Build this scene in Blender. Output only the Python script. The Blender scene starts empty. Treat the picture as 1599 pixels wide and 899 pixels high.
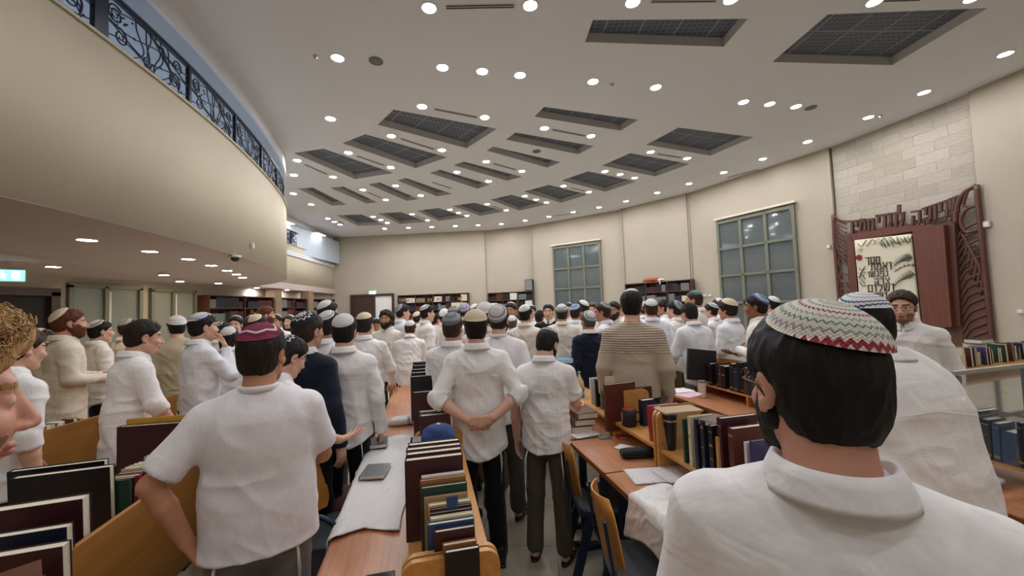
import bpy, bmesh, math, random
import numpy as np
from mathutils import Vector, Matrix, Euler, noise, geometry
random.seed(7); PI = math.pi
SC = bpy.context.scene; C = SC.collection
SC.view_settings.view_transform = 'Standard'; SC.view_settings.look = 'None'
SC.view_settings.gamma = 1; SC.view_settings.use_curve_mapping = False
SC.view_settings.exposure = 0.0
# ------------------------------------------------------------------ camera
F, PITCH, ROLL, CZ = 607., .0467, -.0371, 1.8
cp, sp, cr, sr = math.cos(PITCH), math.sin(PITCH), math.cos(ROLL), math.sin(ROLL)
CF = Vector((0, cp, sp)); U0 = Vector((0, -sp, cp)); X0 = Vector((1, 0, 0))
CX = X0*cr + U0*sr; CU = U0*cr - X0*sr
cam = bpy.data.cameras.new('camera'); camo = bpy.data.objects.new('camera', cam); C.objects.link(camo)
m = Matrix((CX, CU, -CF)).transposed().to_4x4(); m.translation = (0, 0, CZ); camo.matrix_world = m
cam.sensor_fit = 'HORIZONTAL'; cam.sensor_width = 36; cam.lens = 36*F/1599; cam.clip_start = .02; cam.clip_end = 200
SC.camera = camo
def ray(px, py): return CF + CX*((px-799.5)/F) - CU*((py-449.5)/F)
def atz(px, py, z):
    d = ray(px, py); t = (z-CZ)/d.z; return Vector((d.x*t, d.y*t, z))
def aty(px, py, y):
    d = ray(px, py); t = y/d.y; return Vector((d.x*t, y, CZ+d.z*t))
# ------------------------------------------------------------------ materials
def nt(name):
    m = bpy.data.materials.new(name); m.use_nodes = True; n = m.node_tree; b = n.nodes['Principled BSDF']; return m, n, b
def srgb(c):
    if isinstance(c, str): c = [int(c[i:i+2], 16)/255 for i in (0, 2, 4)]
    return tuple((x/12.92 if x <= .04045 else ((x+.055)/1.055)**2.4) for x in c)+(1,)
def link(n, a, b): n.links.new(a, b)
def mat(name, col, rough=.6, metal=0, noise_s=None, amt=.12, bump=0, bs=None, spec=.5, sheen=0, stretch=None, coat=0):
    m, n, b = nt(name); c = srgb(col)
    b.inputs['Base Color'].default_value = c; b.inputs['Roughness'].default_value = rough; b.inputs['Metallic'].default_value = metal
    b.inputs['Specular IOR Level'].default_value = spec; b.inputs['Coat Weight'].default_value = coat
    if sheen: b.inputs['Sheen Weight'].default_value = sheen
    if noise_s or bump:
        tc = n.nodes.new('ShaderNodeTexCoord'); mp = n.nodes.new('ShaderNodeMapping')
        link(n, tc.outputs['Object'], mp.inputs['Vector'])
        if stretch: mp.inputs['Scale'].default_value = stretch
    if noise_s:
        t = n.nodes.new('ShaderNodeTexNoise'); t.inputs['Scale'].default_value = noise_s; t.inputs['Detail'].default_value = 5
        link(n, mp.outputs[0], t.inputs['Vector'])
        r = n.nodes.new('ShaderNodeMapRange'); r.inputs['From Min'].default_value = .3; r.inputs['From Max'].default_value = .7
        r.inputs['To Min'].default_value = 1-amt; r.inputs['To Max'].default_value = 1+amt
        link(n, t.outputs['Fac'], r.inputs['Value'])
        mx = n.nodes.new('ShaderNodeMix'); mx.data_type = 'RGBA'; mx.blend_type = 'MULTIPLY'; mx.inputs[0].default_value = 1
        mx.inputs[6].default_value = c; link(n, r.outputs[0], mx.inputs[7]); link(n, mx.outputs[2], b.inputs['Base Color'])
    if bump:
        t = n.nodes.new('ShaderNodeTexNoise'); t.inputs['Scale'].default_value = bs or 20; t.inputs['Detail'].default_value = 4
        link(n, mp.outputs[0], t.inputs['Vector'])
        bp = n.nodes.new('ShaderNodeBump'); bp.inputs['Strength'].default_value = bump; bp.inputs['Distance'].default_value = .01
        link(n, t.outputs['Fac'], bp.inputs['Height']); link(n, bp.outputs[0], b.inputs['Normal'])
    return m
def emit(name, col, s):
    m, n, b = nt(name); b.inputs['Base Color'].default_value = srgb(col); b.inputs['Emission Color'].default_value = srgb(col)
    b.inputs['Emission Strength'].default_value = s; return m
def wood(name, c1, c2, axis=1, rough=.35, sc=1.0, coat=.15):
    m, n, b = nt(name); tc = n.nodes.new('ShaderNodeTexCoord'); mp = n.nodes.new('ShaderNodeMapping')
    s = [22*sc]*3; s[axis] = 1.3*sc; mp.inputs['Scale'].default_value = s
    link(n, tc.outputs['Object'], mp.inputs['Vector'])
    t = n.nodes.new('ShaderNodeTexNoise'); t.inputs['Scale'].default_value = 1.6; t.inputs['Detail'].default_value = 6; t.inputs['Roughness'].default_value = .65
    t.inputs['Distortion'].default_value = .4
    link(n, mp.outputs[0], t.inputs['Vector']); r = n.nodes.new('ShaderNodeValToRGB')
    r.color_ramp.elements[0].position = .32; r.color_ramp.elements[0].color = srgb(c1)
    r.color_ramp.elements[1].position = .68; r.color_ramp.elements[1].color = srgb(c2)
    link(n, t.outputs['Fac'], r.inputs['Fac']); link(n, r.outputs[0], b.inputs['Base Color'])
    b.inputs['Roughness'].default_value = rough; b.inputs['Coat Weight'].default_value = coat; b.inputs['Coat Roughness'].default_value = .3
    return m
M = {}
M['wall'] = mat('cream_wall_paint', 'b5ab99', .8, noise_s=1.2, amt=.025, bump=.08, bs=60)
M['parapet'] = mat('rough_plaster', 'bdb39c', .85, noise_s=1.5, amt=.03, bump=.12, bs=45)
M['ceiling'] = mat('white_ceiling_paint', 'dbdbde', .85, noise_s=.6, amt=.015)
M['soffit'] = mat('soffit_paint', 'c2b2ab', .8, noise_s=.6, amt=.02)
M['gal_ceiling'] = mat('gallery_ceiling_paint', 'b4bec8', .85)
M['white'] = mat('white_paint', 'e6e4df', .5)
M['dark_iron'] = mat('dark_iron', '1b2230', .4, .6)
M['grille_side'] = mat('recess_white', 'c6c4c2', .8)
M['desk'] = wood('desk_laminate', 'b0744c', 'c98f66', 1, .35)
M['desk_edge'] = wood('desk_edge_wood', '8a5227', 'a5672f', 1, .4)
M['beech'] = wood('beech_ply', 'bd8442', 'd39b57', 1, .4)
M['panel'] = wood('honey_panel', '99652b', 'ad7836', 1, .42, .5)
M['chair_wood'] = wood('chair_ply', 'b97a33', 'cf9048', 2, .35)
M['navy_metal'] = mat('navy_frame', '1c2b40', .4, .3)
M['ark'] = wood('ark_wood', '55291a', '6c3824', 2, .5, .6)
M['ark_dark'] = wood('ark_carving', '4d2c21', '633a2b', 2, .5, .6)
M['case'] = wood('bookcase_wood', '4a2b1d', '5e3a28', 2, .55, .6)
M['win_frame'] = mat('grey_green_metal', '77796a', .5, .2)
M['black'] = mat('black_plastic', '141416', .45)
M['chrome'] = mat('chrome', 'c8c8cc', .2, 1)
M['door'] = wood('door_wood', '38241f', '472f28', 2, .5, .6)
M['stone'] = None
def stone_mat():
    m, n, b = nt('pale_stone_blocks'); tc = n.nodes.new('ShaderNodeTexCoord'); mp = n.nodes.new('ShaderNodeMapping')
    link(n, tc.outputs['Object'], mp.inputs['Vector']); mp.inputs['Rotation'].default_value = (-PI/2, 0, 0)
    br = n.nodes.new('ShaderNodeTexBrick'); br.inputs['Scale'].default_value = 1; br.inputs['Brick Width'].default_value = .62; br.inputs['Row Height'].default_value = .25
    br.inputs['Mortar Size'].default_value = .006; br.inputs['Color1'].default_value = srgb('c4bca9'); br.inputs['Color2'].default_value = srgb('b1a792')
    br.inputs['Mortar'].default_value = srgb('a39a86'); br.inputs['Bias'].default_value = -.1; br.offset_frequency = 2; br.offset = .4
    link(n, mp.outputs[0], br.inputs['Vector'])
    t = n.nodes.new('ShaderNodeTexNoise'); t.inputs['Scale'].default_value = 5; t.inputs['Detail'].default_value = 8; link(n, tc.outputs['Object'], t.inputs['Vector'])
    mp2 = n.nodes.new('ShaderNodeMapping'); mp2.inputs['Scale'].default_value = (2, 2, 9); link(n, tc.outputs['Object'], mp2.inputs['Vector'])
    link(n, mp2.outputs[0], t.inputs['Vector'])
    mx = n.nodes.new('ShaderNodeMix'); mx.data_type = 'RGBA'; mx.blend_type = 'MULTIPLY'; mx.inputs[0].default_value = .35
    link(n, br.outputs['Color'], mx.inputs[6]); link(n, t.outputs['Fac'], mx.inputs[7]); 
    gm = n.nodes.new('ShaderNodeBrightContrast'); gm.inputs['Bright'].default_value = .06; link(n, mx.outputs[2], gm.inputs[0]); link(n, gm.outputs[0], b.inputs['Base Color'])
    ad = n.nodes.new('ShaderNodeMath'); ad.operation = 'MULTIPLY_ADD'; link(n, br.outputs['Fac'], ad.inputs[0]); ad.inputs[1].default_value = -1.2; link(n, t.outputs['Fac'], ad.inputs[2])
    bp = n.nodes.new('ShaderNodeBump'); bp.inputs['Strength'].default_value = .7; bp.inputs['Distance'].default_value = .02
    link(n, ad.outputs[0], bp.inputs['Height']); link(n, bp.outputs[0], b.inputs['Normal']); b.inputs['Roughness'].default_value = .85
    return m
M['stone'] = stone_mat()
def floor_mat():
    m, n, b = nt('floor_tiles'); tc = n.nodes.new('ShaderNodeTexCoord'); mp = n.nodes.new('ShaderNodeMapping'); mp.inputs['Rotation'].default_value = (0, 0, .09)
    link(n, tc.outputs['Object'], mp.inputs['Vector'])
    br = n.nodes.new('ShaderNodeTexBrick'); br.offset = 0; br.inputs['Scale'].default_value = 1; br.inputs['Brick Width'].default_value = .6; br.inputs['Row Height'].default_value = .6
    br.inputs['Mortar Size'].default_value = .004; br.inputs['Color1'].default_value = srgb('a39c8b'); br.inputs['Color2'].default_value = srgb('9c9584'); br.inputs['Mortar'].default_value = srgb('6f6a5e')
    link(n, mp.outputs[0], br.inputs['Vector'])
    t = n.nodes.new('ShaderNodeTexNoise'); t.inputs['Scale'].default_value = 3; t.inputs['Detail'].default_value = 8; link(n, mp.outputs[0], t.inputs['Vector'])
    mx = n.nodes.new('ShaderNodeMix'); mx.data_type = 'RGBA'; mx.blend_type = 'OVERLAY'; mx.inputs[0].default_value = .4
    link(n, br.outputs['Color'], mx.inputs[6]); link(n, t.outputs['Fac'], mx.inputs[7]); link(n, mx.outputs[2], b.inputs['Base Color'])
    b.inputs['Roughness'].default_value = .35; return m
M['floor'] = floor_mat()
def grille_mat():
    m, n, b = nt('perforated_ceiling_tile'); tc = n.nodes.new('ShaderNodeTexCoord'); mp = n.nodes.new('ShaderNodeMapping'); link(n, tc.outputs['Object'], mp.inputs['Vector'])
    ck = n.nodes.new('ShaderNodeTexVoronoi'); ck.inputs['Scale'].default_value = 11; ck.inputs['Randomness'].default_value = 0; link(n, mp.outputs[0], ck.inputs['Vector'])
    r = n.nodes.new('ShaderNodeValToRGB'); r.color_ramp.elements[0].position = .3; r.color_ramp.elements[0].color = srgb('4a4e59'); r.color_ramp.elements[1].position = .5; r.color_ramp.elements[1].color = srgb('656974')
    link(n, ck.outputs['Distance'], r.inputs['Fac']); link(n, r.outputs[0], b.inputs['Base Color']); b.inputs['Roughness'].default_value = .7
    return m
M['grille'] = grille_mat()
M['tbar'] = mat('ceiling_grid_bar', '8c8e94', .6)
# ------------------------------------------------------------------ mesh helpers
def tag(o, label=None, cat=None, group=None, kind=None):
    if label: o['label'] = label
    if cat: o['category'] = cat
    if group: o['group'] = group
    if kind: o['kind'] = kind
    return o
def empty(name, loc=(0, 0, 0), rz=0):
    o = bpy.data.objects.new(name, None); C.objects.link(o); o.location = loc; o.rotation_euler = (0, 0, rz); o.empty_display_size = .1; return o
def link_obj(name, me, mats=None, parent=None, loc=None, rot=None):
    o = bpy.data.objects.new(name, me); C.objects.link(o)
    if mats is not None:
        for q in (mats if isinstance(mats, (list, tuple)) else [mats]): me.materials.append(q)
    if parent: o.parent = parent
    if loc is not None: o.location = loc
    if rot is not None: o.rotation_euler = rot
    return o
class MB:
    def __init__(s): s.b = bmesh.new()
    def box(s, c, d, rz=0, rx=0, ry=0, mi=0, mtx=None, bev=0):
        r = bmesh.ops.create_cube(s.b, size=1)
        mm = Matrix.Translation(c) @ Euler((rx, ry, rz)).to_matrix().to_4x4() @ Matrix.Diagonal((d[0], d[1], d[2], 1))
        if mtx is not None: mm = mtx @ mm
        bmesh.ops.transform(s.b, matrix=mm, verts=r['verts'])
        fs = set(f for v in r['verts'] for f in v.link_faces)
        for f in fs: f.material_index = mi
        if bev:
            es = set(e for f in fs for e in f.edges)
            q = bmesh.ops.bevel(s.b, geom=list(es), offset=bev, segments=2, affect='EDGES', profile=.6)
            for f in q['faces']: f.material_index = mi
        return s
    def cyl(s, a, b, r1, r2=None, n=16, caps=True, mi=0):
        a, b = Vector(a), Vector(b); r2 = r1 if r2 is None else r2; d = b-a
        if d.length < 1e-6: return s
        z = d.normalized(); x = z.orthogonal().normalized(); y = z.cross(x)
        A = [s.b.verts.new(a+(x*math.cos(2*PI*i/n)+y*math.sin(2*PI*i/n))*r1) for i in range(n)]
        B = [s.b.verts.new(b+(x*math.cos(2*PI*i/n)+y*math.sin(2*PI*i/n))*r2) for i in range(n)]
        for i in range(n):
            f = s.b.faces.new((A[i], A[(i+1) % n], B[(i+1) % n], B[i])); f.smooth = True; f.material_index = mi
        if caps:
            f = s.b.faces.new(A[::-1]); f.material_index = mi; f = s.b.faces.new(B); f.material_index = mi
        return s
    def tube(s, pts, r, n=6, mi=0, closed=False, caps=True):
        P = [Vector(p) for p in pts]; R = r if isinstance(r, (list, tuple)) else [r]*len(P); rings = []
        nrm = None; L = len(P)
        for i, p in enumerate(P):
            if closed: t = P[(i+1) % L]-P[i-1]
            else: t = P[min(i+1, L-1)]-P[max(i-1, 0)]
            if t.length < 1e-9: t = Vector((0, 0, 1))
            t.normalize()
            if nrm is None: nrm = t.orthogonal().normalized()
            else:
                nrm = nrm - t*nrm.dot(t)
                nrm = nrm.normalized() if nrm.length > 1e-6 else t.orthogonal().normalized()
            bn = t.cross(nrm)
            rings.append([s.b.verts.new(p+(nrm*math.cos(2*PI*k/n)+bn*math.sin(2*PI*k/n))*R[i]) for k in range(n)])
        for i in range(L if closed else L-1):
            A, B = rings[i], rings[(i+1) % L]
            for k in range(n):
                f = s.b.faces.new((A[k], A[(k+1) % n], B[(k+1) % n], B[k])); f.smooth = True; f.material_index = mi
        if caps and not closed:
            f = s.b.faces.new(rings[0][::-1]); f.material_index = mi; f = s.b.faces.new(rings[-1]); f.material_index = mi
        return s
    def lathe(s, prof, c=(0, 0, 0), n=24, mi=0):
        c = Vector(c); rings = []
        for r, z in prof:
            rings.append([s.b.verts.new(c+Vector((max(r, 1e-4)*math.cos(2*PI*k/n), max(r, 1e-4)*math.sin(2*PI*k/n), z))) for k in range(n)])
        for i in range(len(rings)-1):
            for k in range(n):
                f = s.b.faces.new((rings[i][k], rings[i][(k+1) % n], rings[i+1][(k+1) % n], rings[i+1][k])); f.smooth = True; f.material_index = mi
        f = s.b.faces.new(rings[0][::-1]); f.material_index = mi; f = s.b.faces.new(rings[-1]); f.material_index = mi
        return s
    def poly(s, pts, mi=0, smooth=False):
        f = s.b.faces.new([s.b.verts.new(p) for p in pts]); f.material_index = mi; f.smooth = smooth; return f
    def prism(s, pts, ext, mi=0):
        ext = Vector(ext); a = [s.b.verts.new(p) for p in pts]; b = [s.b.verts.new(Vector(p)+ext) for p in pts]; n = len(a)
        fs = [s.b.faces.new(a[::-1]), s.b.faces.new(b)]+[s.b.faces.new((a[i], a[(i+1) % n], b[(i+1) % n], b[i])) for i in range(n)]
        for f in fs: f.material_index = mi
        return s
    def strip(s, rows, mi=0, smooth=True, closed=False):
        V = [[s.b.verts.new(p) for p in r] for r in rows]
        for i in range(len(V)-1):
            n = len(V[i])
            for k in range(n if closed else n-1):
                f = s.b.faces.new((V[i][k], V[i][(k+1) % n], V[i+1][(k+1) % n], V[i+1][k])); f.smooth = smooth; f.material_index = mi
        return s
    def build(s, name, mats, parent=None, loc=None, rot=None, fix=True):
        if fix: bmesh.ops.recalc_face_normals(s.b, faces=s.b.faces[:])
        me = bpy.data.meshes.new(name); s.b.to_mesh(me); s.b.free(); return link_obj(name, me, mats, parent, loc, rot)
def struct(o): o['kind'] = 'structure'; return o
# ------------------------------------------------------------------ plan of the hall
CEIL = 6.0; SOF = 2.85; PAR = 4.77; GFL = 4.5; GCE = 5.72
def smooth_curve(ctrl, n=10):
    out = []; P = [Vector((c[0], c[1])) for c in ctrl]; P = [P[0]*2-P[1]]+P+[P[-1]*2-P[-2]]
    for i in range(1, len(P)-2):
        for k in range(n):
            t = k/n; a, b, c, d = P[i-1], P[i], P[i+1], P[i+2]
            out.append(.5*((2*b)+(c-a)*t+(2*a-5*b+4*c-d)*t*t+(3*b-a-3*c+d)*t**3))
    out.append(P[-2]); return out
BAL = smooth_curve([(-5.2, -4), (-4.55, -2), (-4.2, 0), (-4.1, 1.6), (-4.12, 3.1), (-4.27, 4.4), (-4.5, 5.7), (-4.85, 7.1), (-5.35, 8.7), (-5.95, 10.2), (-6.75, 11.6), (-7.8, 12.8), (-9.0, 13.7)], 8)
WALLSEG = [((-10.1, 21.6), (-1.4, 21.1)), ((-1.4, 21.2), (1.1, 20.35)), ((1.1, 20.25), (5.1, 17.5)), ((5.05, 17.42), (7.0, 15.2)), ((7.08, 15.25), (9.2, 10.95)),
           ((9.26, 10.95), (9.95, 8.1)), ((9.87, 8.1), (10.4, 4.5)), ((10.4, 4.5), (10.7, 0)), ((10.7, 0), (10.5, -4))]
def wplane(px, py, seg, off=0.0):
    """point of a photo ray on a vertical wall plane; returns (s along wall, z)"""
    A, B = Vector(seg[0]), Vector(seg[1]); t = (B-A).normalized(); n = Vector((-t.y, t.x)); 
    if n.dot(-A) < 0: n = -n
    d = ray(px, py); k = (n.dot(A)+off)/(n.x*d.x+n.y*d.y); p = Vector((d.x*k, d.y*k)); return (p-A).dot(t)-0.0, CZ+d.z*k
def wall_frame(name, seg, off=0.0):
    """Empty at the wall foot: local x along the wall, local y out of the wall into the room... returned with rotation"""
    A, B = Vector(seg[0]), Vector(seg[1]); t = (B-A).normalized(); n = Vector((-t.y, t.x)); s = 1
    if n.dot(-A) < 0: n = -n
    return A, t, n
# floor and walls
mb = MB(); mb.box((0, 8.8, -.1), (24, 28, .2)); struct(mb.build('floor', M['floor']))
def wall_mesh(name, segs, z0, z1, m, th=.3):
    mb = MB()
    for a, b in segs:
        A, B = Vector(a), Vector(b); t = (B-A).normalized(); n = Vector((-t.y, t.x))
        if n.dot(-A) > 0: n = -n
        mb.prism([(A.x, A.y, z0), (B.x, B.y, z0), (B.x, B.y, z1), (A.x, A.y, z1)], (n.x*th, n.y*th, 0))
    return struct(mb.build(name, m))
wall_mesh('wall_far', WALLSEG[:1], 0, CEIL+.2, M['wall'])
wall_mesh('wall_right', WALLSEG[1:5]+WALLSEG[6:], 0, CEIL+.2, M['wall'])
A, t, n = wall_frame('', WALLSEG[5]); L = (Vector(WALLSEG[5][1])-A).length
mb = MB(); mb.box((L/2, 0.17, 3.1), (L, .3, 6.2)); o = mb.build('wall_stone', M['stone'], None, (A.x-n.x*.02, A.y-n.y*.02, 0), (0, 0, math.atan2(t.y, t.x))); struct(o)
wall_mesh('wall_rear', [((10.6, -4), (-10.3, -4))], 0, CEIL+.2, M['wall'])
LW = [((-9.6, -4), (-9.75, 13)), ((-9.75, 13), (-10.1, 21.7))]
wall_mesh('wall_left', LW, 0, CEIL+.2, M['wall'])
# lower end wall of gallery (straight part)
SG = [(-9.0, 13.7), (-9.15, 14.2), (-9.9, 21.6)]
# parapet: one continuous bulging wall
par = BAL + [Vector(SG[1]), Vector(SG[2])]
def normals(P):
    out = []
    for i in range(len(P)):
        t = (P[min(i+1, len(P)-1)]-P[max(i-1, 0)]).normalized(); out.append(Vector((-t.y, t.x)))
    return out
N = normals(par)   # points to -x side
mb = MB()
rows = []
for p, q in zip(par, N):
    i = p+q*.18; rows.append([(p.x, p.y, SOF), (p.x, p.y, PAR), (i.x, i.y, PAR), (i.x, i.y, SOF)])
mb.strip(rows, smooth=False, closed=True); o = struct(mb.build('wall_balcony_parapet', M['parapet']))
for f in o.data.polygons: f.use_smooth = abs(f.normal.z) < .5
mb = MB(); rows = []
for p, q in zip(par, N):
    a = p-q*.025; b = p+q*.2; rows.append([(a.x, a.y, PAR), (a.x, a.y, PAR+.03), (b.x, b.y, PAR+.03), (b.x, b.y, PAR)])
mb.strip(rows, smooth=False, closed=True); struct(mb.build('trim_1', M['parapet']))
# soffit slab
def slab(name, outline, z0, z1, m):
    mb = MB(); mb.prism([(p[0], p[1], z0) for p in outline], (0, 0, z1-z0)); o = mb.build(name, m)
    bm = bmesh.new(); bm.from_mesh(o.data); bmesh.ops.triangulate(bm, faces=[f for f in bm.faces if len(f.verts) > 4]); bm.to_mesh(o.data); bm.free(); return struct(o)
def inset(P, d): 
    n = normals(P); return [p+q*d for p, q in zip(P, n)]
out = [tuple(p) for p in inset(BAL, .004)]+[(-9.1, 13.8), (-9.1, 14.1), (-9.85, 21.6), (-10.05, 21.6), (-9.75, 13), (-9.6, -4)]
slab('ceiling_under_balcony', out, SOF-.006, SOF+.25, M['soffit'])
slab('floor_gallery', out, GFL-.2, GFL, M['ceiling'])
slab('ceiling_gallery', out, GCE, GCE+.05, M['gal_ceiling'])
# dropped beam line under the balcony
mb = MB(); inner = smooth_curve([(-7.3, -4), (-7.1, 0), (-7.0, 3), (-7.1, 5.3), (-8.0, 7.5), (-8.9, 9.2), (-9.7, 11.5)], 5)
rows = [[(p.x, p.y, SOF), (p.x, p.y, SOF-.05), (-9.75, p.y, SOF-.05)] for p in inner]
mb.strip(rows, smooth=False); struct(mb.build('ceiling_inner_drop', M['soffit']))
mb = MB(); mb.box((-9.55, 8.8, (GFL+GCE)/2), (.06, 25.4, GCE-GFL)); struct(mb.build('wall_gallery', mat('pale_gallery_paint', 'c3ccd4', .8)))
# fascia of main ceiling above gallery
mb = MB(); rows = []
for p, q in zip(par, N):
    i = p+q*.05; rows.append([(p.x, p.y, GCE-.012), (p.x, p.y, CEIL+.05), (i.x, i.y, CEIL+.05), (i.x, i.y, GCE-.012)])
mb.strip(rows, closed=True, smooth=False); struct(mb.build('trim_2', M['ceiling']))
# ------------------------------------------------------------------ main ceiling with recesses
REC = {'big': [((1292.5,22.5),(1542.5,12.5),(1393,101.8),(1206,96.8)), ((925.6,31.4),(1168,29.4),(1130,73),(913.6,65.6)), ((614.5,171),(776,201),(728.6,231.4),(590,194.7)),
 ((570,209.4),(698.5,245.5),(649,262.6),(535,223.6)), ((505,232),(614,270),(554.6,279.7),(458.7,239))],
 'strip': [((849.7,166.8),(997,186.8),(969,204),(834.7,182)), ((805,206.8),(927.4,228),(903,240.8),(790,218)), ((770,229),(875.8,253),(854.6,261.7),(760,235)),
 ((724.5,252.3),(814.8,275.8),(792,282.4),(708.3,258)), ((687,265),(765,288),(745.7,294.5),(671,270)), ((634,277.8),(706.4,303),(682,306.5),(620,281.6)),
 ((593,284.8),(654,310.7),(635,313.5),(575,287.8)), ((536.6,291.3),(590,316),(572,317.8),(515,292.8)), ((489,293),(542,319.6),(518,321),(465,294))],
 'square': [((1059,199),(1177,214),(1109,243),(1009,226)), ((984,239),(1077,255.8),(1023.4,275.5),(940,258.4)), ((918,267.4),(993,283),(945,299.4),(877,281.6)),
 ((857,288.6),(918,303.6),(876,316.6),(818,299)), ((798.4,304),(853,319),(811,329),(765.4,311.6)), ((741,316.3),(788,329.8),(749.5,337),(706.4,321.5)),
 ((684.8,324.7),(728,339),(684.8,344.8),(650,329)), ((625.7,331),(667,346.3),(623.8,349.7),(590,333)), ((564.7,334.7),(601,351),(558,352.3),(525.3,336))]}
quads = []
WORDS = {'big': 'large', 'strip': 'narrow', 'square': 'square'}
for kind, lst in REC.items():
    for qi, q in enumerate(lst):
        P = [atz(x, y, CEIL).to_2d() for x, y in q]; quads.append((kind, qi, P))
if True:
    bound = [Vector(p) for p in par]+[Vector(s[1]) for s in WALLSEG]+[Vector((-5.2, -4))]
    # simplify: polygon parapet curve -> wall corners
    outer = [p for p in par] + [Vector((-1.4, 21.25)), Vector((1.15, 20.45)), Vector((5.2, 17.6)), Vector((7.2, 15.35)), Vector((9.4, 11.05)), Vector((10.05, 8.1)), Vector((10.5, 4.5)), Vector((10.8, 0)), Vector((10.6, -4))]
    verts = list(outer); edges = [(i, (i+1) % len(outer)) for i in range(len(outer))]; 
    for _, _, P in quads:
        b0 = len(verts); verts += P; edges += [(b0+i, b0+(i+1) % 4) for i in range(4)]
    vo, eo, fo, *_ = geometry.delaunay_2d_cdt(verts, edges, [], 1, 1e-5)
    def inside(pt, poly):
        c = False; n_ = len(poly)
        for i in range(n_):
            a, b = poly[i], poly[i-1]
            if (a.y > pt.y) != (b.y > pt.y) and pt.x < (b.x-a.x)*(pt.y-a.y)/(b.y-a.y)+a.x: c = not c
        return c
    mb = MB(); V = [mb.b.verts.new((v.x, v.y, CEIL)) for v in vo]
    for f in fo:
        cen = sum((vo[i] for i in f), Vector((0, 0)))/len(f)
        if inside(cen, outer) and not any(inside(cen, P) for _, _, P in quads): mb.b.faces.new([V[i] for i in f])
    for f in mb.b.faces:
        if f.normal.z > 0: f.normal_flip()
    struct(mb.build('ceiling', M['ceiling'], fix=False))
slab('ceiling_roof', [(p.x, p.y) for p in outer], CEIL+.4, CEIL+.5, M['ceiling'])
ORD = ['first', 'second', 'third', 'fourth', 'fifth', 'sixth', 'seventh', 'eighth', 'ninth']
for kind, qi, P in quads:
    cen = sum(P, Vector((0, 0)))/4; e = empty('ceiling_grille', (cen.x, cen.y, CEIL))
    rows = {'big': ['largest grid-lined recessed grille at the top right of the ceiling', 'long narrow dark grille near the top edge between two bright lamps', 'largest of the three big grilles above the middle left, nearest the camera', 'middle one of the three big slanted grilles on the left', 'leftmost of the three big slanted grilles, beside the gallery edge'][qi:qi+1],
            'strip': ['narrow grey recessed grille, %s of the slim row counted from the right' % ORD[qi]], 'square': ['square grey recessed grille, %s of the outer row counted from the right' % ORD[qi]]}
    tag(e, rows[kind][0], 'ceiling grille', 'recessed grilles in the main ceiling')
    Q = [(p-cen) for p in P]; D = .16
    mb = MB()
    for i in range(4):
        a, b = Q[i], Q[(i+1) % 4]; mb.poly([(a.x, a.y, 0), (b.x, b.y, 0), (b.x, b.y, D), (a.x, a.y, D)])
    mb.build('recess_side', M['grille_side'], e)
    mb = MB(); mb.prism([(a.x, a.y, D) for a in Q], (0, 0, .03)); mb.build('grille_panel', M['grille'], e)
    # grid bars every 0.6 m following the quad
    nu = max(1, round(((Q[1]-Q[0]).length+(Q[2]-Q[3]).length)/2/.6)); nv = max(1, round(((Q[3]-Q[0]).length+(Q[2]-Q[1]).length)/2/.6)); mb = MB(); ok = False
    def bar(a, b):
        d = (b-a).normalized(); n_ = Vector((-d.y, d.x))*.012
        mb.prism([(a.x-n_.x, a.y-n_.y, D-.006), (b.x-n_.x, b.y-n_.y, D-.006), (b.x+n_.x, b.y+n_.y, D-.006), (a.x+n_.x, a.y+n_.y, D-.006)], (0, 0, .006))
    ou = .5 if nu > 2 else 0
    ov = .5 if nv > 2 else 0; both = nv-(0 if ov else 1) > 0 and nu-(0 if ou else 1) > 0
    for i in range(0 if ou else 1, nu):
        bar(Q[0].lerp(Q[1], (i+ou)/nu), Q[3].lerp(Q[2], (i+ou)/nu)); ok = True
        if not both: mb.build('grid_bar', M['tbar'], e); mb = MB(); ok = False
    ov = .5 if nv > 2 else 0
    for i in range(0 if ov else 1, nv):
        bar(Q[0].lerp(Q[3], (i+ov)/nv), Q[1].lerp(Q[2], (i+ov)/nv)); ok = True
        if not both: mb.build('grid_bar', M['tbar'], e); mb = MB(); ok = False
    if ok: mb.build('grid_bar', M['tbar'], e)
    else: mb.b.free()
# ------------------------------------------------------------------ downlights
M['lamp'] = emit('lamp_cool_white', 'fbfaff', 230)
M['lamp_warm'] = emit('lamp_warm_white', 'ffe2b8', 110)
M['lamp_cool'] = emit('lamp_daylight', 'e6f0ff', 110)
LIG = [(670,12),(828,8),(988,3),(1142,-2),(1366,2),(1520,-4),(527,90),(691,105),(753,111),(812,117),(926,127),(1024,136),(1161,159),(1202,162),(1243,166),(1356,183),(1443,144),(1570,84),(1261,221),(1191,248),(1130,269),(1076,286.4),(1026.4,300.6),(977.4,314),(935.4,323.4),(895,331),(857.4,338),(820,344),(783,349.5),(746.6,353.4),(711,357),(674.4,360),(638,363),(600.7,364.7),
 (516,185),(659,166),(757,183),(850,200),(923,212),(611,212),(690,234),(544,238),(610,261),(1016,237),(1073,247),(464,250),(520,276),(459,273),(759.5,252),(815,267),(713.5,268.5),(762.8,282.7),(657,305),(880,290),(919.4,299.6),(819.6,305.8),(837,311.3),(853.3,316),(760.6,318.5),(790.3,328),(702.6,327),(716,332),(729,336.5),(566.6,296),(602.6,311.6),(618,289.6),(643.5,334),(667.5,343.7),(582.5,338),(594.5,343),(605,347.6),(512,341),(522,346),(531,350.4),(944.4,267.4),(968.4,272),(991,277.4),(458,302),(486,319)]
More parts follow.
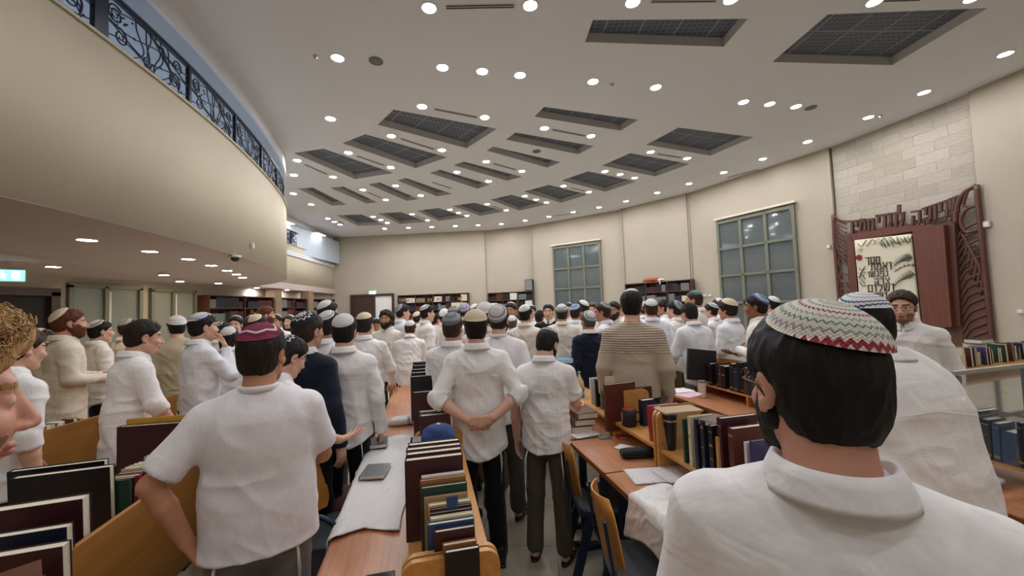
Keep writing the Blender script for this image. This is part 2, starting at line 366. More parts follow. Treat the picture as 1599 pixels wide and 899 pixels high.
# added unseen lamps above and behind the camera so the near part of the hall is lit as evenly as the rest
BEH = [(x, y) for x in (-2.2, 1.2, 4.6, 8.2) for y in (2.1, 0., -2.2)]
base = None
def downlight(loc, warm=0, label=None, group='', r=.095):
    global base
    key = 'dl%d' % warm
    if key not in globals():
        e = empty('downlight', loc)
        mb = MB(); mb.lathe([(r*1.18, 0), (r*1.18, -.008), (r*1.0, -.012), (r*1.0, -.004), (r*.99, 0)], n=20); mb.build('trim_ring', M['white'], e)
        mb = MB(); mb.lathe([(0, -.003), (r*.55, -.007), (r*.98, -.006), (r*.98, -.001), (0, -.001)][::-1], n=20); mb.build('diffuser', [M['lamp'], M['lamp_warm'], M['lamp_cool']][warm], e)
        globals()[key] = e
    else:
        src = globals()[key]; e = src.copy(); C.objects.link(e); e.location = loc
        for ch in list(src.children): c = ch.copy(); C.objects.link(c); c.parent = e
    tag(e, label, 'downlight', group); return e
NEAR = {0: 'brightest lamp at the top edge of the ceiling left of the slot vent', 1: 'round lamp at the top edge just right of the slot vent', 6: 'round lamp beside the dark ceiling speaker at the upper left',
 7: 'left of the three round lamps in a line at the upper middle', 8: 'middle of the three round lamps in a line at the upper middle', 9: 'right of the three round lamps in a line at the upper middle',
 12: 'left of the three lamps grouped near the right ceiling speaker', 13: 'middle of the three lamps grouped near the right ceiling speaker', 14: 'right of the three lamps, touching the ceiling speaker', 17: 'round lamp nearest the right edge of the picture, above the cream wall',
 16: 'round lamp in the outer row, second from the right picture edge', 15: 'round lamp above the stone wall beside a small detector', 34: 'round lamp alone on the left between the gallery edge and the big grille'}
for i, (x, y) in enumerate(LIG):
    p = atz(x, y, CEIL)
    if p.y > 19.7: p = Vector((p.x*19.7/p.y, 19.7, CEIL))
    downlight(p, 0, NEAR.get(i, 'small round recessed lamp glowing white in the curved hall ceiling'), 'lamps in the main ceiling')
for x, y in BEH: downlight(Vector((x, y, CEIL)), 0, 'added round fill lamp, unseen, in the ceiling over the camera', 'added fill lamps overhead behind the view')
SL = [(136,374,1,'largest warm lamp under the balcony, nearest the camera'),(234,392,1,'second warm lamp along the balcony underside'),(294,404,2,'cool bluish lamp, third along the balcony underside'),(330,414,0,'fourth lamp along the balcony underside'),(355,422,0,'fifth lamp along the balcony underside'),(369,428,0,'sixth lamp along the balcony underside'),(379,433,0,'last lamp at the far end of the balcony row')]
for x, y, w, l in SL: downlight(atz(x, y, SOF), w, l, 'lamps under the balcony')
for x, y, w in [(83,416,1),(256,429,1),(281,439,1),(341,442,1)]: downlight(atz(x, y, SOF-.05), w, 'warm lamp on the inner ceiling behind the balcony row', 'lamps on the inner low ceiling')
for x, y, w in [(401,453,0),(448,459,0),(486,462,0)]:
    p = atz(x, y, SOF)
    d = ray(x, y); s = 15.5/d.y if x == 401 else (17.5/d.y if x == 448 else 20/d.y)
    downlight(Vector((max(d.x*s, -9.6), d.y*s if d.x*s > -9.6 else -9.6*d.y/d.x, SOF)), w, 'small lamp over the dark bookcases by the far left wall', 'lamps over the far left bookcases')
for x, y in [(-7.5, 1.5), (-7.5, -1.5), (-5.8, 0)]: downlight(Vector((x, y, SOF if x > -7 else SOF-.05)), 1, 'warm lamp under the balcony left of the view', 'lamps outside the view under the balcony')
# gallery fluorescent panels
M['panel_lamp'] = emit('fluorescent_panel', 'dcebff', 16)
gl = None
for i, (x, y) in enumerate([(-6.3, 2.2), (-6.3, 4.6), (-6.4, 7.0), (-7.4, 9.4), (-8.2, 12.2), (-9.5, 16.2), (-9.5, 19), (-6.3, -.5)]):
    if gl is None:
        e = gl = empty('gallery_lamp', (x, y, GCE)); mb = MB(); mb.box((0, 0, -.02), (.5, .9, .04), bev=.01); mb.build('housing', M['white'], e); mb = MB(); mb.box((0, 0, -.045), (.44, .84, .01)); mb.build('diffuser', M['panel_lamp'], e)
    else:
        e = gl.copy(); C.objects.link(e); e.location = (x, y, GCE)
        for ch in list(gl.children): c = ch.copy(); C.objects.link(c); c.parent = e
    tag(e, 'flat bright lamp panel on the bluish gallery ceiling behind the railing', 'ceiling lamp', 'lamps on the gallery ceiling')
# speakers, detectors, slot vents
M['mesh_grey'] = mat('speaker_mesh', '7c7b7f', .7); M['off'] = mat('off_white', 'd0cdc8', .6)
for (x, y), l in {(587, 95): 'round grey ceiling speaker at the upper left', (838, 236): 'round grey ceiling speaker among the slim grilles', (1266, 168): 'round grey ceiling speaker right of three lamps'}.items():
    p = atz(x, y, CEIL); e = empty('ceiling_speaker', p); tag(e, l, 'ceiling speaker', 'ceiling speakers')
    mb = MB(); mb.lathe([(.115, 0), (.115, -.012), (.1, -.016), (.1, 0)], n=24); mb.build('rim', M['mesh_grey'], e); mb = MB(); mb.lathe([(.001, -.014), (.098, -.01), (.098, -.002), (.001, -.002)][::-1], n=24); mb.build('grille', M['mesh_grey'], e)
for (x, y), l in {(493, 87): 'small white detector left of a lamp at the upper left', (955, 131): 'small white detector between two lamps', (1375, 180): 'small white detector beside the lamp over the stone wall', (773, 286): 'tiny detector beside a lamp in the middle rows', (612, 365): 'tiny detector in the far outer row'}.items():
    p = atz(x, y, CEIL); e = empty('smoke_detector', p); tag(e, l, 'detector', 'detectors on the ceiling')
    mb = MB(); mb.lathe([(.04, 0), (.04, -.015), (.028, -.03), (.028, -.045), (.015, -.055)], n=16); mb.build('housing', M['off'], e); mb = MB(); mb.lathe([(.03, -.032), (.0305, -.034), (.03, -.037)], n=16); mb.build('sensor_band', M['black'], e)
SLOT = [((695,11),(804,9)),((1016,1),(1120,0)),((678,170),(745,183)),((862,202),(914,212)),((625,216),(678,233)),((557,243),(600,258)),((475,256),(511,272)),((770,255),(806,265)),((1026,240),(1064,246)),((891,293),(914,298)),((574,300),(596,309)),((674,284),(705,294)),((650,337),(664,342)),((768,321),(785,327)),((530,345),(537,350)),((1368,0),(1440,-2)),((1135,277),(1185,264)),((865,337),(905,332))]
for (a, b) in SLOT:
    A, B = atz(*a, CEIL), atz(*b, CEIL); d = B-A; L = d.length; e = empty('slot_vent', (A+B)/2, math.atan2(d.y, d.x)); tag(e, 'long thin black slot vent between ceiling lamps', 'air vent', 'slot vents in the ceiling')
    mb = MB(); mb.box((0, 0, -.002), (L, .09, .004)); mb.build('frame', M['off'], e)
    mb = MB(); mb.box((0, .02, -.005), (L*.97, .022, .004)); mb.box((0, -.02, -.005), (L*.97, .022, .004)); mb.build('slot', M['black'], e)
# ------------------------------------------------------------------ implicit surface modeller (numpy)
f32 = np.float32
class SDF:
    def __init__(s): s.ops = []
    def cone(s, a, b, r1, r2, k=.01, sub=False, S=None, R=None):
        """tapered capsule; with S (3 scales) and R (3x3) its section is squashed in that frame"""
        s.ops.append(('c', np.array(a, float), np.array(b, float), r1, r2, k, sub, S, R)); return s
    def ell(s, c, r, R=None, k=.01, sub=False): s.ops.append(('e', np.array(c, float), np.array(r, float), R, k, sub)); return s
    def box(s, c, r, R=None, k=.01, sub=False, rd=.01): s.ops.append(('b', np.array(c, float), np.array(r, float), R, k, sub, rd)); return s
    def plane(s, n, d, k=.004): s.ops.append(('p', np.array(n, float), d, k)); return s      # keep n.p < d
    def bounds(s):
        lo = np.full(3, 1e9); hi = -lo
        for o in s.ops:
            if o[0] == 'p' or (o[0] in 'eb' and o[5]) or (o[0] == 'c' and o[6]): continue
            l, h = s.bb(o); lo = np.minimum(lo, l); hi = np.maximum(hi, h)
        return lo, hi
    def bb(s, o, pad=0.):
        if o[0] == 'c':
            m = max(o[3], o[4])*(max(o[7]) if o[7] is not None else 1); return np.minimum(o[1], o[2])-m-pad, np.maximum(o[1], o[2])+m+pad
        m = max(o[2]) if o[3] is not None else o[2]; m = m+(o[6]*.5 if o[0] == 'b' else 0); return o[1]-m*(1.5 if o[0] == 'b' and o[3] is not None else 1)-pad, o[1]+m*(1.5 if o[0] == 'b' and o[3] is not None else 1)+pad
    def mesh(s, h, clip=None):
        lo, hi = s.bounds()
        if clip is not None: lo = np.maximum(lo, clip[0]); hi = np.minimum(hi, clip[1])
        lo -= 3*h; hi += 3*h; n = np.ceil((hi-lo)/h).astype(int)+1
        Fd = np.full(n, .06, f32); ax = [(lo[i]+h*np.arange(n[i])).astype(f32) for i in range(3)]
        for o in s.ops:
            if o[0] == 'p':
                d = ax[0][:, None, None]*f32(o[1][0])+ax[1][None, :, None]*f32(o[1][1])+ax[2][None, None, :]*f32(o[1][2])-f32(o[2])
                k = o[3]; hh = np.clip(.5+.5*(d-Fd)/k, 0, 1); Fd = (Fd*(1-hh)+d*hh+k*hh*(1-hh)).astype(f32); continue
            k = o[5] if o[0] == 'c' else o[4]; sub = o[6] if o[0] == 'c' else o[5]
            l, u = s.bb(o, k+.03); i0 = np.clip(np.floor((l-lo)/h).astype(int), 0, n); i1 = np.clip(np.ceil((u-lo)/h).astype(int)+1, 0, n)
            if (i1 <= i0).any(): continue
            sl = tuple(slice(a, b) for a, b in zip(i0, i1))
            X, Y, Z = np.meshgrid(ax[0][sl[0]], ax[1][sl[1]], ax[2][sl[2]], indexing='ij')
            if o[0] == 'c':
                a, b = o[1], o[2]; S = 1.
                X = X-f32(a[0]); Y = Y-f32(a[1]); Z = Z-f32(a[2]); ba = b-a
                if o[7] is not None:
                    R = o[8] if o[8] is not None else np.eye(3); sc = o[7]
                    X, Y, Z = [(X*f32(R[0, i])+Y*f32(R[1, i])+Z*f32(R[2, i]))/f32(sc[i]) for i in range(3)]; ba = (R.T@ba)/np.array(sc); S = min(sc)
                L2 = float(ba@ba)+1e-9; t = np.clip((X*f32(ba[0])+Y*f32(ba[1])+Z*f32(ba[2]))/f32(L2), 0, 1)
                d = np.sqrt((X-t*f32(ba[0]))**2+(Y-t*f32(ba[1]))**2+(Z-t*f32(ba[2]))**2)-(f32(o[3])+t*f32(o[4]-o[3])); d = d*f32(S)
            else:
                c, r, R = o[1], o[2], o[3]; X = X-f32(c[0]); Y = Y-f32(c[1]); Z = Z-f32(c[2])
                if R is not None: X, Y, Z = [X*f32(R[0, i])+Y*f32(R[1, i])+Z*f32(R[2, i]) for i in range(3)]
                if o[0] == 'e':
                    k0 = np.sqrt((X/r[0])**2+(Y/r[1])**2+(Z/r[2])**2); k1 = np.sqrt((X/r[0]**2)**2+(Y/r[1]**2)**2+(Z/r[2]**2)**2)+1e-6; d = k0*(k0-1)/k1
                else:
                    rd = o[6]; qx, qy, qz = np.abs(X)-r[0]+rd, np.abs(Y)-r[1]+rd, np.abs(Z)-r[2]+rd
                    d = np.sqrt(np.maximum(qx, 0)**2+np.maximum(qy, 0)**2+np.maximum(qz, 0)**2)+np.minimum(np.maximum(qx, np.maximum(qy, qz)), 0)-rd
            G = Fd[sl]
            if sub: d = -d; hh = np.clip(.5+.5*(d-G)/k, 0, 1); Fd[sl] = G*(1-hh)+d*hh+k*hh*(1-hh)
            else: hh = np.clip(.5-.5*(d-G)/k, 0, 1); Fd[sl] = G*(1-hh)+d*hh-k*hh*(1-hh)
        return nets(Fd, lo, h)
def nets(Fd, lo, h):
    Fd[0] = Fd[-1] = .05; Fd[:, 0] = Fd[:, -1] = .05; Fd[:, :, 0] = Fd[:, :, -1] = .05
    ins = Fd < 0; c = np.zeros(tuple(x-1 for x in Fd.shape), np.int8)
    offs = [(i, j, k) for i in (0, 1) for j in (0, 1) for k in (0, 1)]
    for i, j, k in offs: c += ins[i:i+c.shape[0], j:j+c.shape[1], k:k+c.shape[2]]
    idx = np.argwhere((c > 0) & (c < 8)); cid = np.full(c.shape, -1, np.int32); cid[tuple(idx.T)] = np.arange(len(idx))
    val = {o: Fd[idx[:, 0]+o[0], idx[:, 1]+o[1], idx[:, 2]+o[2]] for o in offs}
    P = np.zeros((len(idx), 3)); cnt = np.zeros(len(idx))
    for a in offs:
        for ax in range(3):
            if a[ax]: continue
            b = list(a); b[ax] = 1; b = tuple(b); va, vb = val[a], val[b]; mk = (va < 0) != (vb < 0)
            t = np.where(mk, va/np.where(mk, va-vb, 1), 0); q = np.tile(np.array(a, float), (len(idx), 1)); q[:, ax] += t
            P += q*mk[:, None]; cnt += mk
    P = lo+h*(idx+P/cnt[:, None]); quads = []
    for ax in range(3):
        sa = [slice(1, -1)]*3; sa[ax] = slice(0, -1); sb = [slice(1, -1)]*3; sb[ax] = slice(1, None)
        A_, B_ = ins[tuple(sa)], ins[tuple(sb)]; e = np.argwhere(A_ != B_); fl = A_[tuple(e.T)]
        off = np.ones(3, int); off[ax] = 0; e = e+off; u, v = [x for x in range(3) if x != ax]
        def g(du, dv):
            q = e.copy(); q[:, u] -= du; q[:, v] -= dv; return cid[tuple(q.T)]
        Q = np.stack([g(1, 1), g(0, 1), g(0, 0), g(1, 0)], 1)
        if ax == 1: fl = ~fl
        Q[~fl] = Q[~fl][:, ::-1]; quads.append(Q)
    Q = np.concatenate(quads); Q = Q[(Q >= 0).all(1)]
    return P, Q
def vnormals(P, Q):
    n = np.cross(P[Q[:, 2]]-P[Q[:, 0]], P[Q[:, 3]]-P[Q[:, 1]]); N_ = np.zeros_like(P)
    for i in range(4): np.add.at(N_, Q[:, i], n)
    return N_/(np.linalg.norm(N_, axis=1, keepdims=True)+1e-12)
def hsh(i, j, k, s):
    x = (i*374761393+j*668265263+k*2147483647+s*1274126177) & 0xffffffff; x = ((x ^ (x >> 13))*1274126177) & 0xffffffff
    return ((x ^ (x >> 16)) & 0xffff)/65535.
def vnoise(p, s=0):
    i = np.floor(p).astype(np.int64); f = p-i; f = f*f*(3-2*f); r = 0
    for a in (0, 1):
        for b in (0, 1):
            for c in (0, 1):
                w = (f[:, 0] if a else 1-f[:, 0])*(f[:, 1] if b else 1-f[:, 1])*(f[:, 2] if c else 1-f[:, 2]); r = r+w*hsh(i[:, 0]+a, i[:, 1]+b, i[:, 2]+c, s)
    return r*2-1
def fbm(p, s=0, o=3):
    r = 0; a = 1
    for i in range(o): r = r+a*vnoise(p*(2**i), s+i*17); a *= .5
    return r/1.75
def ridge(p, s=0): return 1-2*np.abs(vnoise(p, s))
def to_mesh(name, P, Q, mi=None, smooth=True):
    me = bpy.data.meshes.new(name); me.vertices.add(len(P)); me.vertices.foreach_set('co', P.astype(np.float32).ravel())
    me.loops.add(Q.size); me.loops.foreach_set('vertex_index', Q.astype(np.int32).ravel()); me.polygons.add(len(Q))
    me.polygons.foreach_set('loop_start', np.arange(0, Q.size, 4, dtype=np.int32))
    if mi is not None: me.polygons.foreach_set('material_index', mi.astype(np.int32))
    me.polygons.foreach_set('use_smooth', np.ones(len(Q), bool)); me.update(calc_edges=True); me.validate(); return me
def rotm(yaw=0, pitch=0, roll=0):
    """yaw about z (+ = to the left), pitch forward (nod down = +), roll to own right = +"""
    return np.array((Euler((0, 0, yaw)).to_matrix() @ Euler((-pitch, 0, 0)).to_matrix() @ Euler((0, roll, 0)).to_matrix()))
# ------------------------------------------------------------------ people
SK = {'fair': 'd9ab92', 'tan': 'c08a68', 'rosy': 'd29a82', 'brown': '9a6a4c'}
for k_, v in SK.items(): M['skin_'+k_] = mat('skin_'+k_, v, .5, noise_s=9, amt=.06, bump=.05, bs=120)
M['stubble'] = mat('stubbled_skin', '8a6352', .7, noise_s=60, amt=.25); M['lips'] = mat('lips', 'ad6a5e', .45); M['iris'] = mat('dark_iris', '2a1b14', .15); M['sclera'] = mat('eye_white', 'cfc6bc', .25)
HC = {'black': '17130f', 'dark': '241a14', 'brown': '3a291d', 'red': '5b3119', 'grey': '55504b', 'blond': 'b08a58'}
def hair_mat(k_, v):
    m, n, b = nt('hair_'+k_); tc = n.nodes.new('ShaderNodeTexCoord'); mp = n.nodes.new('ShaderNodeMapping'); mp.inputs['Scale'].default_value = (420, 420, 60)
    link(n, tc.outputs['Object'], mp.inputs['Vector']); t = n.nodes.new('ShaderNodeTexNoise'); t.inputs['Scale'].default_value = 1; t.inputs['Detail'].default_value = 3; link(n, mp.outputs[0], t.inputs['Vector'])
    c = srgb(v); r = n.nodes.new('ShaderNodeValToRGB'); r.color_ramp.elements[0].position = .35; r.color_ramp.elements[0].color = tuple(x*.6 for x in c[:3])+(1,); r.color_ramp.elements[1].position = .7; r.color_ramp.elements[1].color = tuple(min(1, x*1.5) for x in c[:3])+(1,)
    link(n, t.outputs['Fac'], r.inputs['Fac']); link(n, r.outputs[0], b.inputs['Base Color']); bp = n.nodes.new('ShaderNodeBump'); bp.inputs['Strength'].default_value = .5; bp.inputs['Distance'].default_value = .003
    link(n, t.outputs['Fac'], bp.inputs['Height']); link(n, bp.outputs[0], b.inputs['Normal']); b.inputs['Roughness'].default_value = .6; b.inputs['Specular IOR Level'].default_value = .3; return m
for k_, v in HC.items(): M['hair_'+k_] = hair_mat(k_, v)
def cloth(name, c, bump=.35, bs=14, rough=.85, sheen=.1):
    m = mat(name, c, rough, noise_s=30, amt=.03, sheen=sheen, spec=.2); n = m.node_tree; b = n.nodes['Principled BSDF']; tc = n.nodes.new('ShaderNodeTexCoord'); prev = None
    for sc, dist, rot, w in (((bs*.9, bs*.9, bs*.35), .022, .5, bump), ((bs*.5, bs*.5, bs*1.3), .02, -.6, bump*.8), ((bs*9, bs*9, bs*9), .002, 0, bump*.5)):
        mp = n.nodes.new('ShaderNodeMapping'); mp.inputs['Scale'].default_value = sc; mp.inputs['Rotation'].default_value = (rot, rot*.6, 0); link(n, tc.outputs['Object'], mp.inputs['Vector'])
        t = n.nodes.new('ShaderNodeTexNoise'); t.inputs['Scale'].default_value = 1; t.inputs['Detail'].default_value = 2; t.inputs['Distortion'].default_value = .8; link(n, mp.outputs[0], t.inputs['Vector'])
        bp = n.nodes.new('ShaderNodeBump'); bp.inputs['Strength'].default_value = min(1, w); bp.inputs['Distance'].default_value = dist; link(n, t.outputs['Fac'], bp.inputs['Height'])
        if prev: link(n, prev.outputs[0], bp.inputs['Normal'])
        prev = bp
    link(n, prev.outputs[0], b.inputs['Normal']); return m
M['shirt_white'] = cloth('white_cotton', 'f0eeec'); M['shirt_cream'] = cloth('cream_cotton', 'ddd3bf'); M['shirt_cool'] = cloth('bluish_white_cotton', 'e9ebf0')
M['shirt_warm'] = cloth('warm_white_cotton', 'ece6da'); M['beige_cloak'] = cloth('beige_wool', 'bcae92'); M['suit_navy'] = cloth('navy_suit', '1a2133'); M['suit_black'] = cloth('black_suit', '17181c')
M['polo_white'] = cloth('polo_pique', 'eeecee', .06, 120); M['hoodie'] = cloth('navy_hoodie', '1c2436')
M['pants_black'] = cloth('black_trousers', '15161a', .25); M['pants_grey'] = cloth('grey_trousers', '77716b', .25); M['pants_olive'] = cloth('olive_trousers', '544c3f', .25)
M['pants_khaki'] = cloth('khaki_trousers', '6f5b3e', .25); M['pants_greygreen'] = cloth('grey_green_trousers', '55544d', .25); M['shoe'] = mat('black_leather', '141211', .4); M['sandal'] = mat('brown_leather', '3a2018', .5)
M['tz'] = mat('wool_string', 'e8e4da', .9)
def knit_mat():
    m, n, b = nt('oatmeal_knit'); b.inputs['Base Color'].default_value = srgb('bfb19c'); b.inputs['Roughness'].default_value = .95
    tc = n.nodes.new('ShaderNodeTexCoord'); w = n.nodes.new('ShaderNodeTexWave'); w.wave_type = 'BANDS'; w.bands_direction = 'Z'; w.inputs['Scale'].default_value = 17; w.inputs['Distortion'].default_value = .6; w.inputs['Detail'].default_value = 2
    link(n, tc.outputs['Object'], w.inputs['Vector']); sx = n.nodes.new('ShaderNodeSeparateXYZ'); link(n, tc.outputs['Object'], sx.inputs[0])
    g = n.nodes.new('ShaderNodeMath'); g.operation = 'GREATER_THAN'; g.inputs[1].default_value = 1.26; link(n, sx.outputs['Z'], g.inputs[0])
    mu = n.nodes.new('ShaderNodeMath'); mu.operation = 'MULTIPLY'; link(n, g.outputs[0], mu.inputs[0]); link(n, w.outputs['Fac'], mu.inputs[1])
    n2 = n.nodes.new('ShaderNodeTexNoise'); n2.inputs['Scale'].default_value = 160; link(n, tc.outputs['Object'], n2.inputs['Vector'])
    ad = n.nodes.new('ShaderNodeMath'); ad.operation = 'MULTIPLY_ADD'; link(n, n2.outputs['Fac'], ad.inputs[0]); ad.inputs[1].default_value = .5; link(n, mu.outputs[0], ad.inputs[2])
    bp = n.nodes.new('ShaderNodeBump'); bp.inputs['Strength'].default_value = .9; bp.inputs['Distance'].default_value = .008; link(n, ad.outputs[0], bp.inputs['Height']); link(n, bp.outputs[0], b.inputs['Normal'])
    return m
M['knit'] = knit_mat()
ARMS = {  # right arm: shoulder, elbow, wrist, hand direction, palm normal
 'down': ((.172, -.005, 1.392), (.235, -.035, 1.14), (.245, .03, .89), (0, .12, -1), (-1, 0, 0)),
 'downout': ((.172, -.005, 1.392), (.27, -.05, 1.15), (.285, .02, .90), (-.1, .15, -1), (-1, 0, 0)),
 'hip': ((.175, -.005, 1.392), (.335, -.05, 1.19), (.235, -.03, .95), (-.45, .1, -.8), (-.8, -.2, .5)),
 'back': ((.172, -.01, 1.392), (.275, -.13, 1.17), (.09, -.20, 1.04), (-1, .02, -.25), (0, 1, 0)),
 'front': ((.172, -.005, 1.392), (.235, .01, 1.15), (.11, .23, 1.12), (-.75, .6, .1), (0, .1, 1)),
 'fwd': ((.172, .0, 1.392), (.23, .06, 1.16), (.2, .30, 1.08), (-.2, 1, .0), (0, 0, 1)),
 'face': ((.172, .0, 1.392), (.2, .16, 1.19), (.09, .17, 1.42), (-.3, -.25, 1), (-.2, -1, -.1)),
 'lean': ((.172, .0, 1.392), (.235, .09, 1.16), (.2, .24, .98), (-.1, .7, -.7), (0, .3, -1)),
 'crossed': ((.172, -.005, 1.392), (.24, .05, 1.16), (.02, .19, 1.17), (-1, -.05, .1), (0, -1, 0)),
 'read': ((.172, -.005, 1.392), (.22, .02, 1.14), (.1, .25, 1.22), (-.45, .4, .6), (0, -.7, .6)),
}
TP = np.array([0, 0, .96])
def pose(lean, side, twist, arms, head):
    T = rotm(twist, lean, side); tr = lambda p: TP+T@(np.array(p, float)-TP)
    J = {'T': T, 'tr': tr}; nb = tr((0, -.02, 1.48)); Hh = T@rotm(head[0], head[1], head[2]); J['H'] = Hh
    J['neck'] = nb; J['hc'] = tr((0, -.005, 1.52))+Hh@np.array([0, .03, .10])
    for s, a in ((1, arms[1]), (-1, arms[0])):
        a = ARMS[a] if isinstance(a, str) else a; f = lambda p: np.array([p[0]*s, p[1], p[2]], float)
        d = T@f(a[3]); n = T@f(a[4]); d /= np.linalg.norm(d); n = n-d*(n@d); n /= np.linalg.norm(n)
        J[s] = (tr(f(a[0])), tr(f(a[1])), tr(f(a[2])), d, n)
    return J
def head_ops(S, J, lod, ears=True):
    R, c = J['H'], J['hc']; g = lambda *p: c+R@np.array(p, float); E_ = lambda p, r, k=.012, sub=False: S.ell(g(*p), r, R, k, sub)
    E_((0, -.014, .034), (.0765, .097, .088)); E_((0, .03, -.028), (.059, .064, .083), .02); E_((0, .058, -.092), (.025, .024, .02), .02)
    for s in (1, -1): S.cone(g(s*.05, .0, -.05), g(s*.02, .055, -.094), .02, .018, .02)
    S.cone(J['neck']-J['T']@np.array([0, .01, .06]), c+R@np.array([0, -.028, -.05]), .062, .058, .02)
    for s in (1, -1): E_((s*.036, .066, -.022), (.024, .02, .02), .02)
    S.cone(g(-.034, .077, .031), g(.034, .077, .031), .010, .010, .014)
    for s in (1, -1): S.ell(g(s*.032, .097, .010), (.0165, .014, .011), R, .012, True)
    for s in (1, -1): E_((s*.0315, .0745, .010), (.0145, .0145, .0125), .004)
    S.cone(g(0, .088, .016), g(0, .110, -.026), .0075, .0105, .010)
    for s in (1, -1): E_((s*.0115, .100, -.031), (.0075, .010, .0065), .006)
    E_((0, .091, -.0555), (.022, .010, .0055), .006); E_((0, .089, -.0655), (.019, .010, .006), .006); E_((0, .094, -.0605), (.018, .008, .0012), .002, True)
    if ears:
        for s in (1, -1):
            Re = R@np.array(Euler((-.15, 0, s*-.35)).to_matrix())
            S.ell(g(s*.078, -.012, .002), (.0085, .019, .032), Re, .006); S.ell(g(s*.086, -.005, .005), (.006, .011, .018), Re, .004, True); S.ell(g(s*.077, -.002, -.027), (.007, .009, .010), R, .006)
def hand_ops(S, w, d, n, side, r=1., curl=.5, spread=1.):
    x = np.cross(d, n)*side; x /= np.linalg.norm(x)          # towards the thumb side
    P = lambda u, v, q=0: w+d*u+x*v+n*q
    kn = [P(.092, .030), P(.096, .010), P(.092, -.010), P(.084, -.029)]; L = [(.040, .024, .020), (.044, .028, .022), (.040, .026, .021), (.032, .020, .018)]
    for i, k in enumerate(kn): S.cone(P(.0, .015-.011*i), k, .013*r, .0105*r, .012)
    S.ell(P(.035, .02, .008), (.022, .018, .014), None, .015)
    for i, k in enumerate(kn):
        p = k; a = .25*curl; sp = (1.5-i)*.10*spread
        for j, l in enumerate(L[i]):
            a += curl*(.45 if j else .2)+i*.04*curl; dr = d*math.cos(a)+n*math.sin(a)+x*sp*math.cos(a); dr = dr/np.linalg.norm(dr); q = p+dr*l
            S.cone(p, q, (.0092-.0009*j)*r, (.0086-.0009*j)*r, .003); p = q
    t0 = P(.025, .028, .004); t1 = P(.058, .052, .018); t2 = P(.084, .060, .03); t3 = P(.104, .058, .042)
    S.cone(t0, t1, .014*r, .0115*r, .010); S.cone(t1, t2, .0105*r, .0098*r, .003); S.cone(t2, t3, .0098*r, .0085*r, .003)
MCACHE = {}
def body_mesh(J, lod, key, barefoot, curl, stub=False):
    if key in MCACHE: return MCACHE[key]
    S = SDF(); tr, T = J['tr'], J['T']; rr = 1.0 if lod <= .007 else 1.18
    S.cone(tr((0, 0, 1.0)), tr((0, -.01, 1.34)), .12, .13, .02, S=(1, .62, 1), R=T); S.cone(tr((-.12, -.01, 1.385)), tr((.12, -.01, 1.385)), .042, .042, .03); S.cone(tr((0, -.01, 1.42)), J['neck'], .07, .06, .03)
    head_ops(S, J, lod)
    for s in (1, -1):
        sh, el, wr, d, n = J[s]
        S.cone(sh, el, .045, .039, .01); S.cone(el, el*.62+wr*.38, .039, .040, .01); S.cone(el*.62+wr*.38, wr, .040, .027, .01, ); hand_ops(S, wr, d, n, s, rr, curl)
        S.cone((s*.09, 0, .95), (s*.1, .01, .5), .07, .045, .02); S.cone((s*.1, .01, .5), (s*.11, -.02, .1), .045, .034, .02)
        if barefoot:
            S.cone((s*.11, -.02, .1), (s*.115, -.03, .05), .034, .034, .02); S.cone((s*.115, -.03, .055), (s*.13, .11, .04), .036, .026, .02)
            for j in range(5): S.cone((s*(.112+.012*j), .10, .035), (s*(.112+.014*j), .175-.009*j, .030), .013, .0095 if j else .013, .004)
        else: S.cone((s*.11, -.02, .1), (s*.12, .06, .05), .03, .028, .02)
    P, Q = S.mesh(lod)
    # lips, brows and eyes by place on the face
    cen = P[Q].mean(1); l = (cen-J['hc'])@J['H']; mi = np.zeros(len(Q), int)
    fr = l[:, 1] > .05
    if stub: mi[(l[:, 1] > .0) & (l[:, 2] < -.036+.25*np.clip(.03-l[:, 1], 0, .1)*(np.abs(l[:, 0]) > .04)-.0) & (l[:, 2] > -.13) & (l[:, 2] < -.040+.35*np.clip(np.abs(l[:, 0])-.03, 0, .04)) & (l[:, 1]-.7*l[:, 2] > .06) & ~((np.abs(l[:, 0]) < .03) & (l[:, 2] > -.077) & (l[:, 1] > .05))] = 4
    mi[fr & (np.abs(l[:, 0]) < .024) & (l[:, 1] > .082) & (np.abs(l[:, 2]+.0605) < .0085)] = 2
    br = fr & (np.abs(np.abs(l[:, 0])-.033) < .019) & (np.abs(l[:, 2]-(.033-.12*np.abs(np.abs(l[:, 0])-.03))) < .0045); mi[br] = 1
    ey = fr & (np.abs(np.abs(l[:, 0])-.0315) < .0125) & (np.abs(l[:, 2]-.010) < .0055-.25*np.abs(np.abs(l[:, 0])-.0315)); mi[ey] = 3
    mi[fr & (np.hypot(np.abs(l[:, 0])-.0315, l[:, 2]-.0105) < .0052)] = 1
    me = to_mesh('person', P, Q, mi); MCACHE[key] = me; return me
def wrinkle(P, Q, seed, amp, J=None, hem=.85, folds=None):
    N_ = vnormals(P, Q); w = .45*fbm(P*[6, 6, 3.2], seed, 2)
    q = P+.05*np.stack([vnoise(P*5, seed+5), vnoise(P*5, seed+6), vnoise(P*4, seed+7)], 1)
    w = w+.5*ridge(q*[5.5, 5.5, 13], seed+3)*np.clip(1.6-np.abs(P[:, 2]-1.08)*3.4, .25, 1)
    w = w+.55*ridge(q*[13, 13, 4]+[0, 0, 9], seed+9)*np.clip((1.3-P[:, 2])*2, .12, 1)
    w = w+.3*ridge((q@np.array([[.7, 0, -.7], [0, 1, 0], [.7, 0, .7]]))*[16, 8, 6], seed+11)
    if folds is not None: w = w+folds(P)
    return P+N_*(amp*w)[:, None]
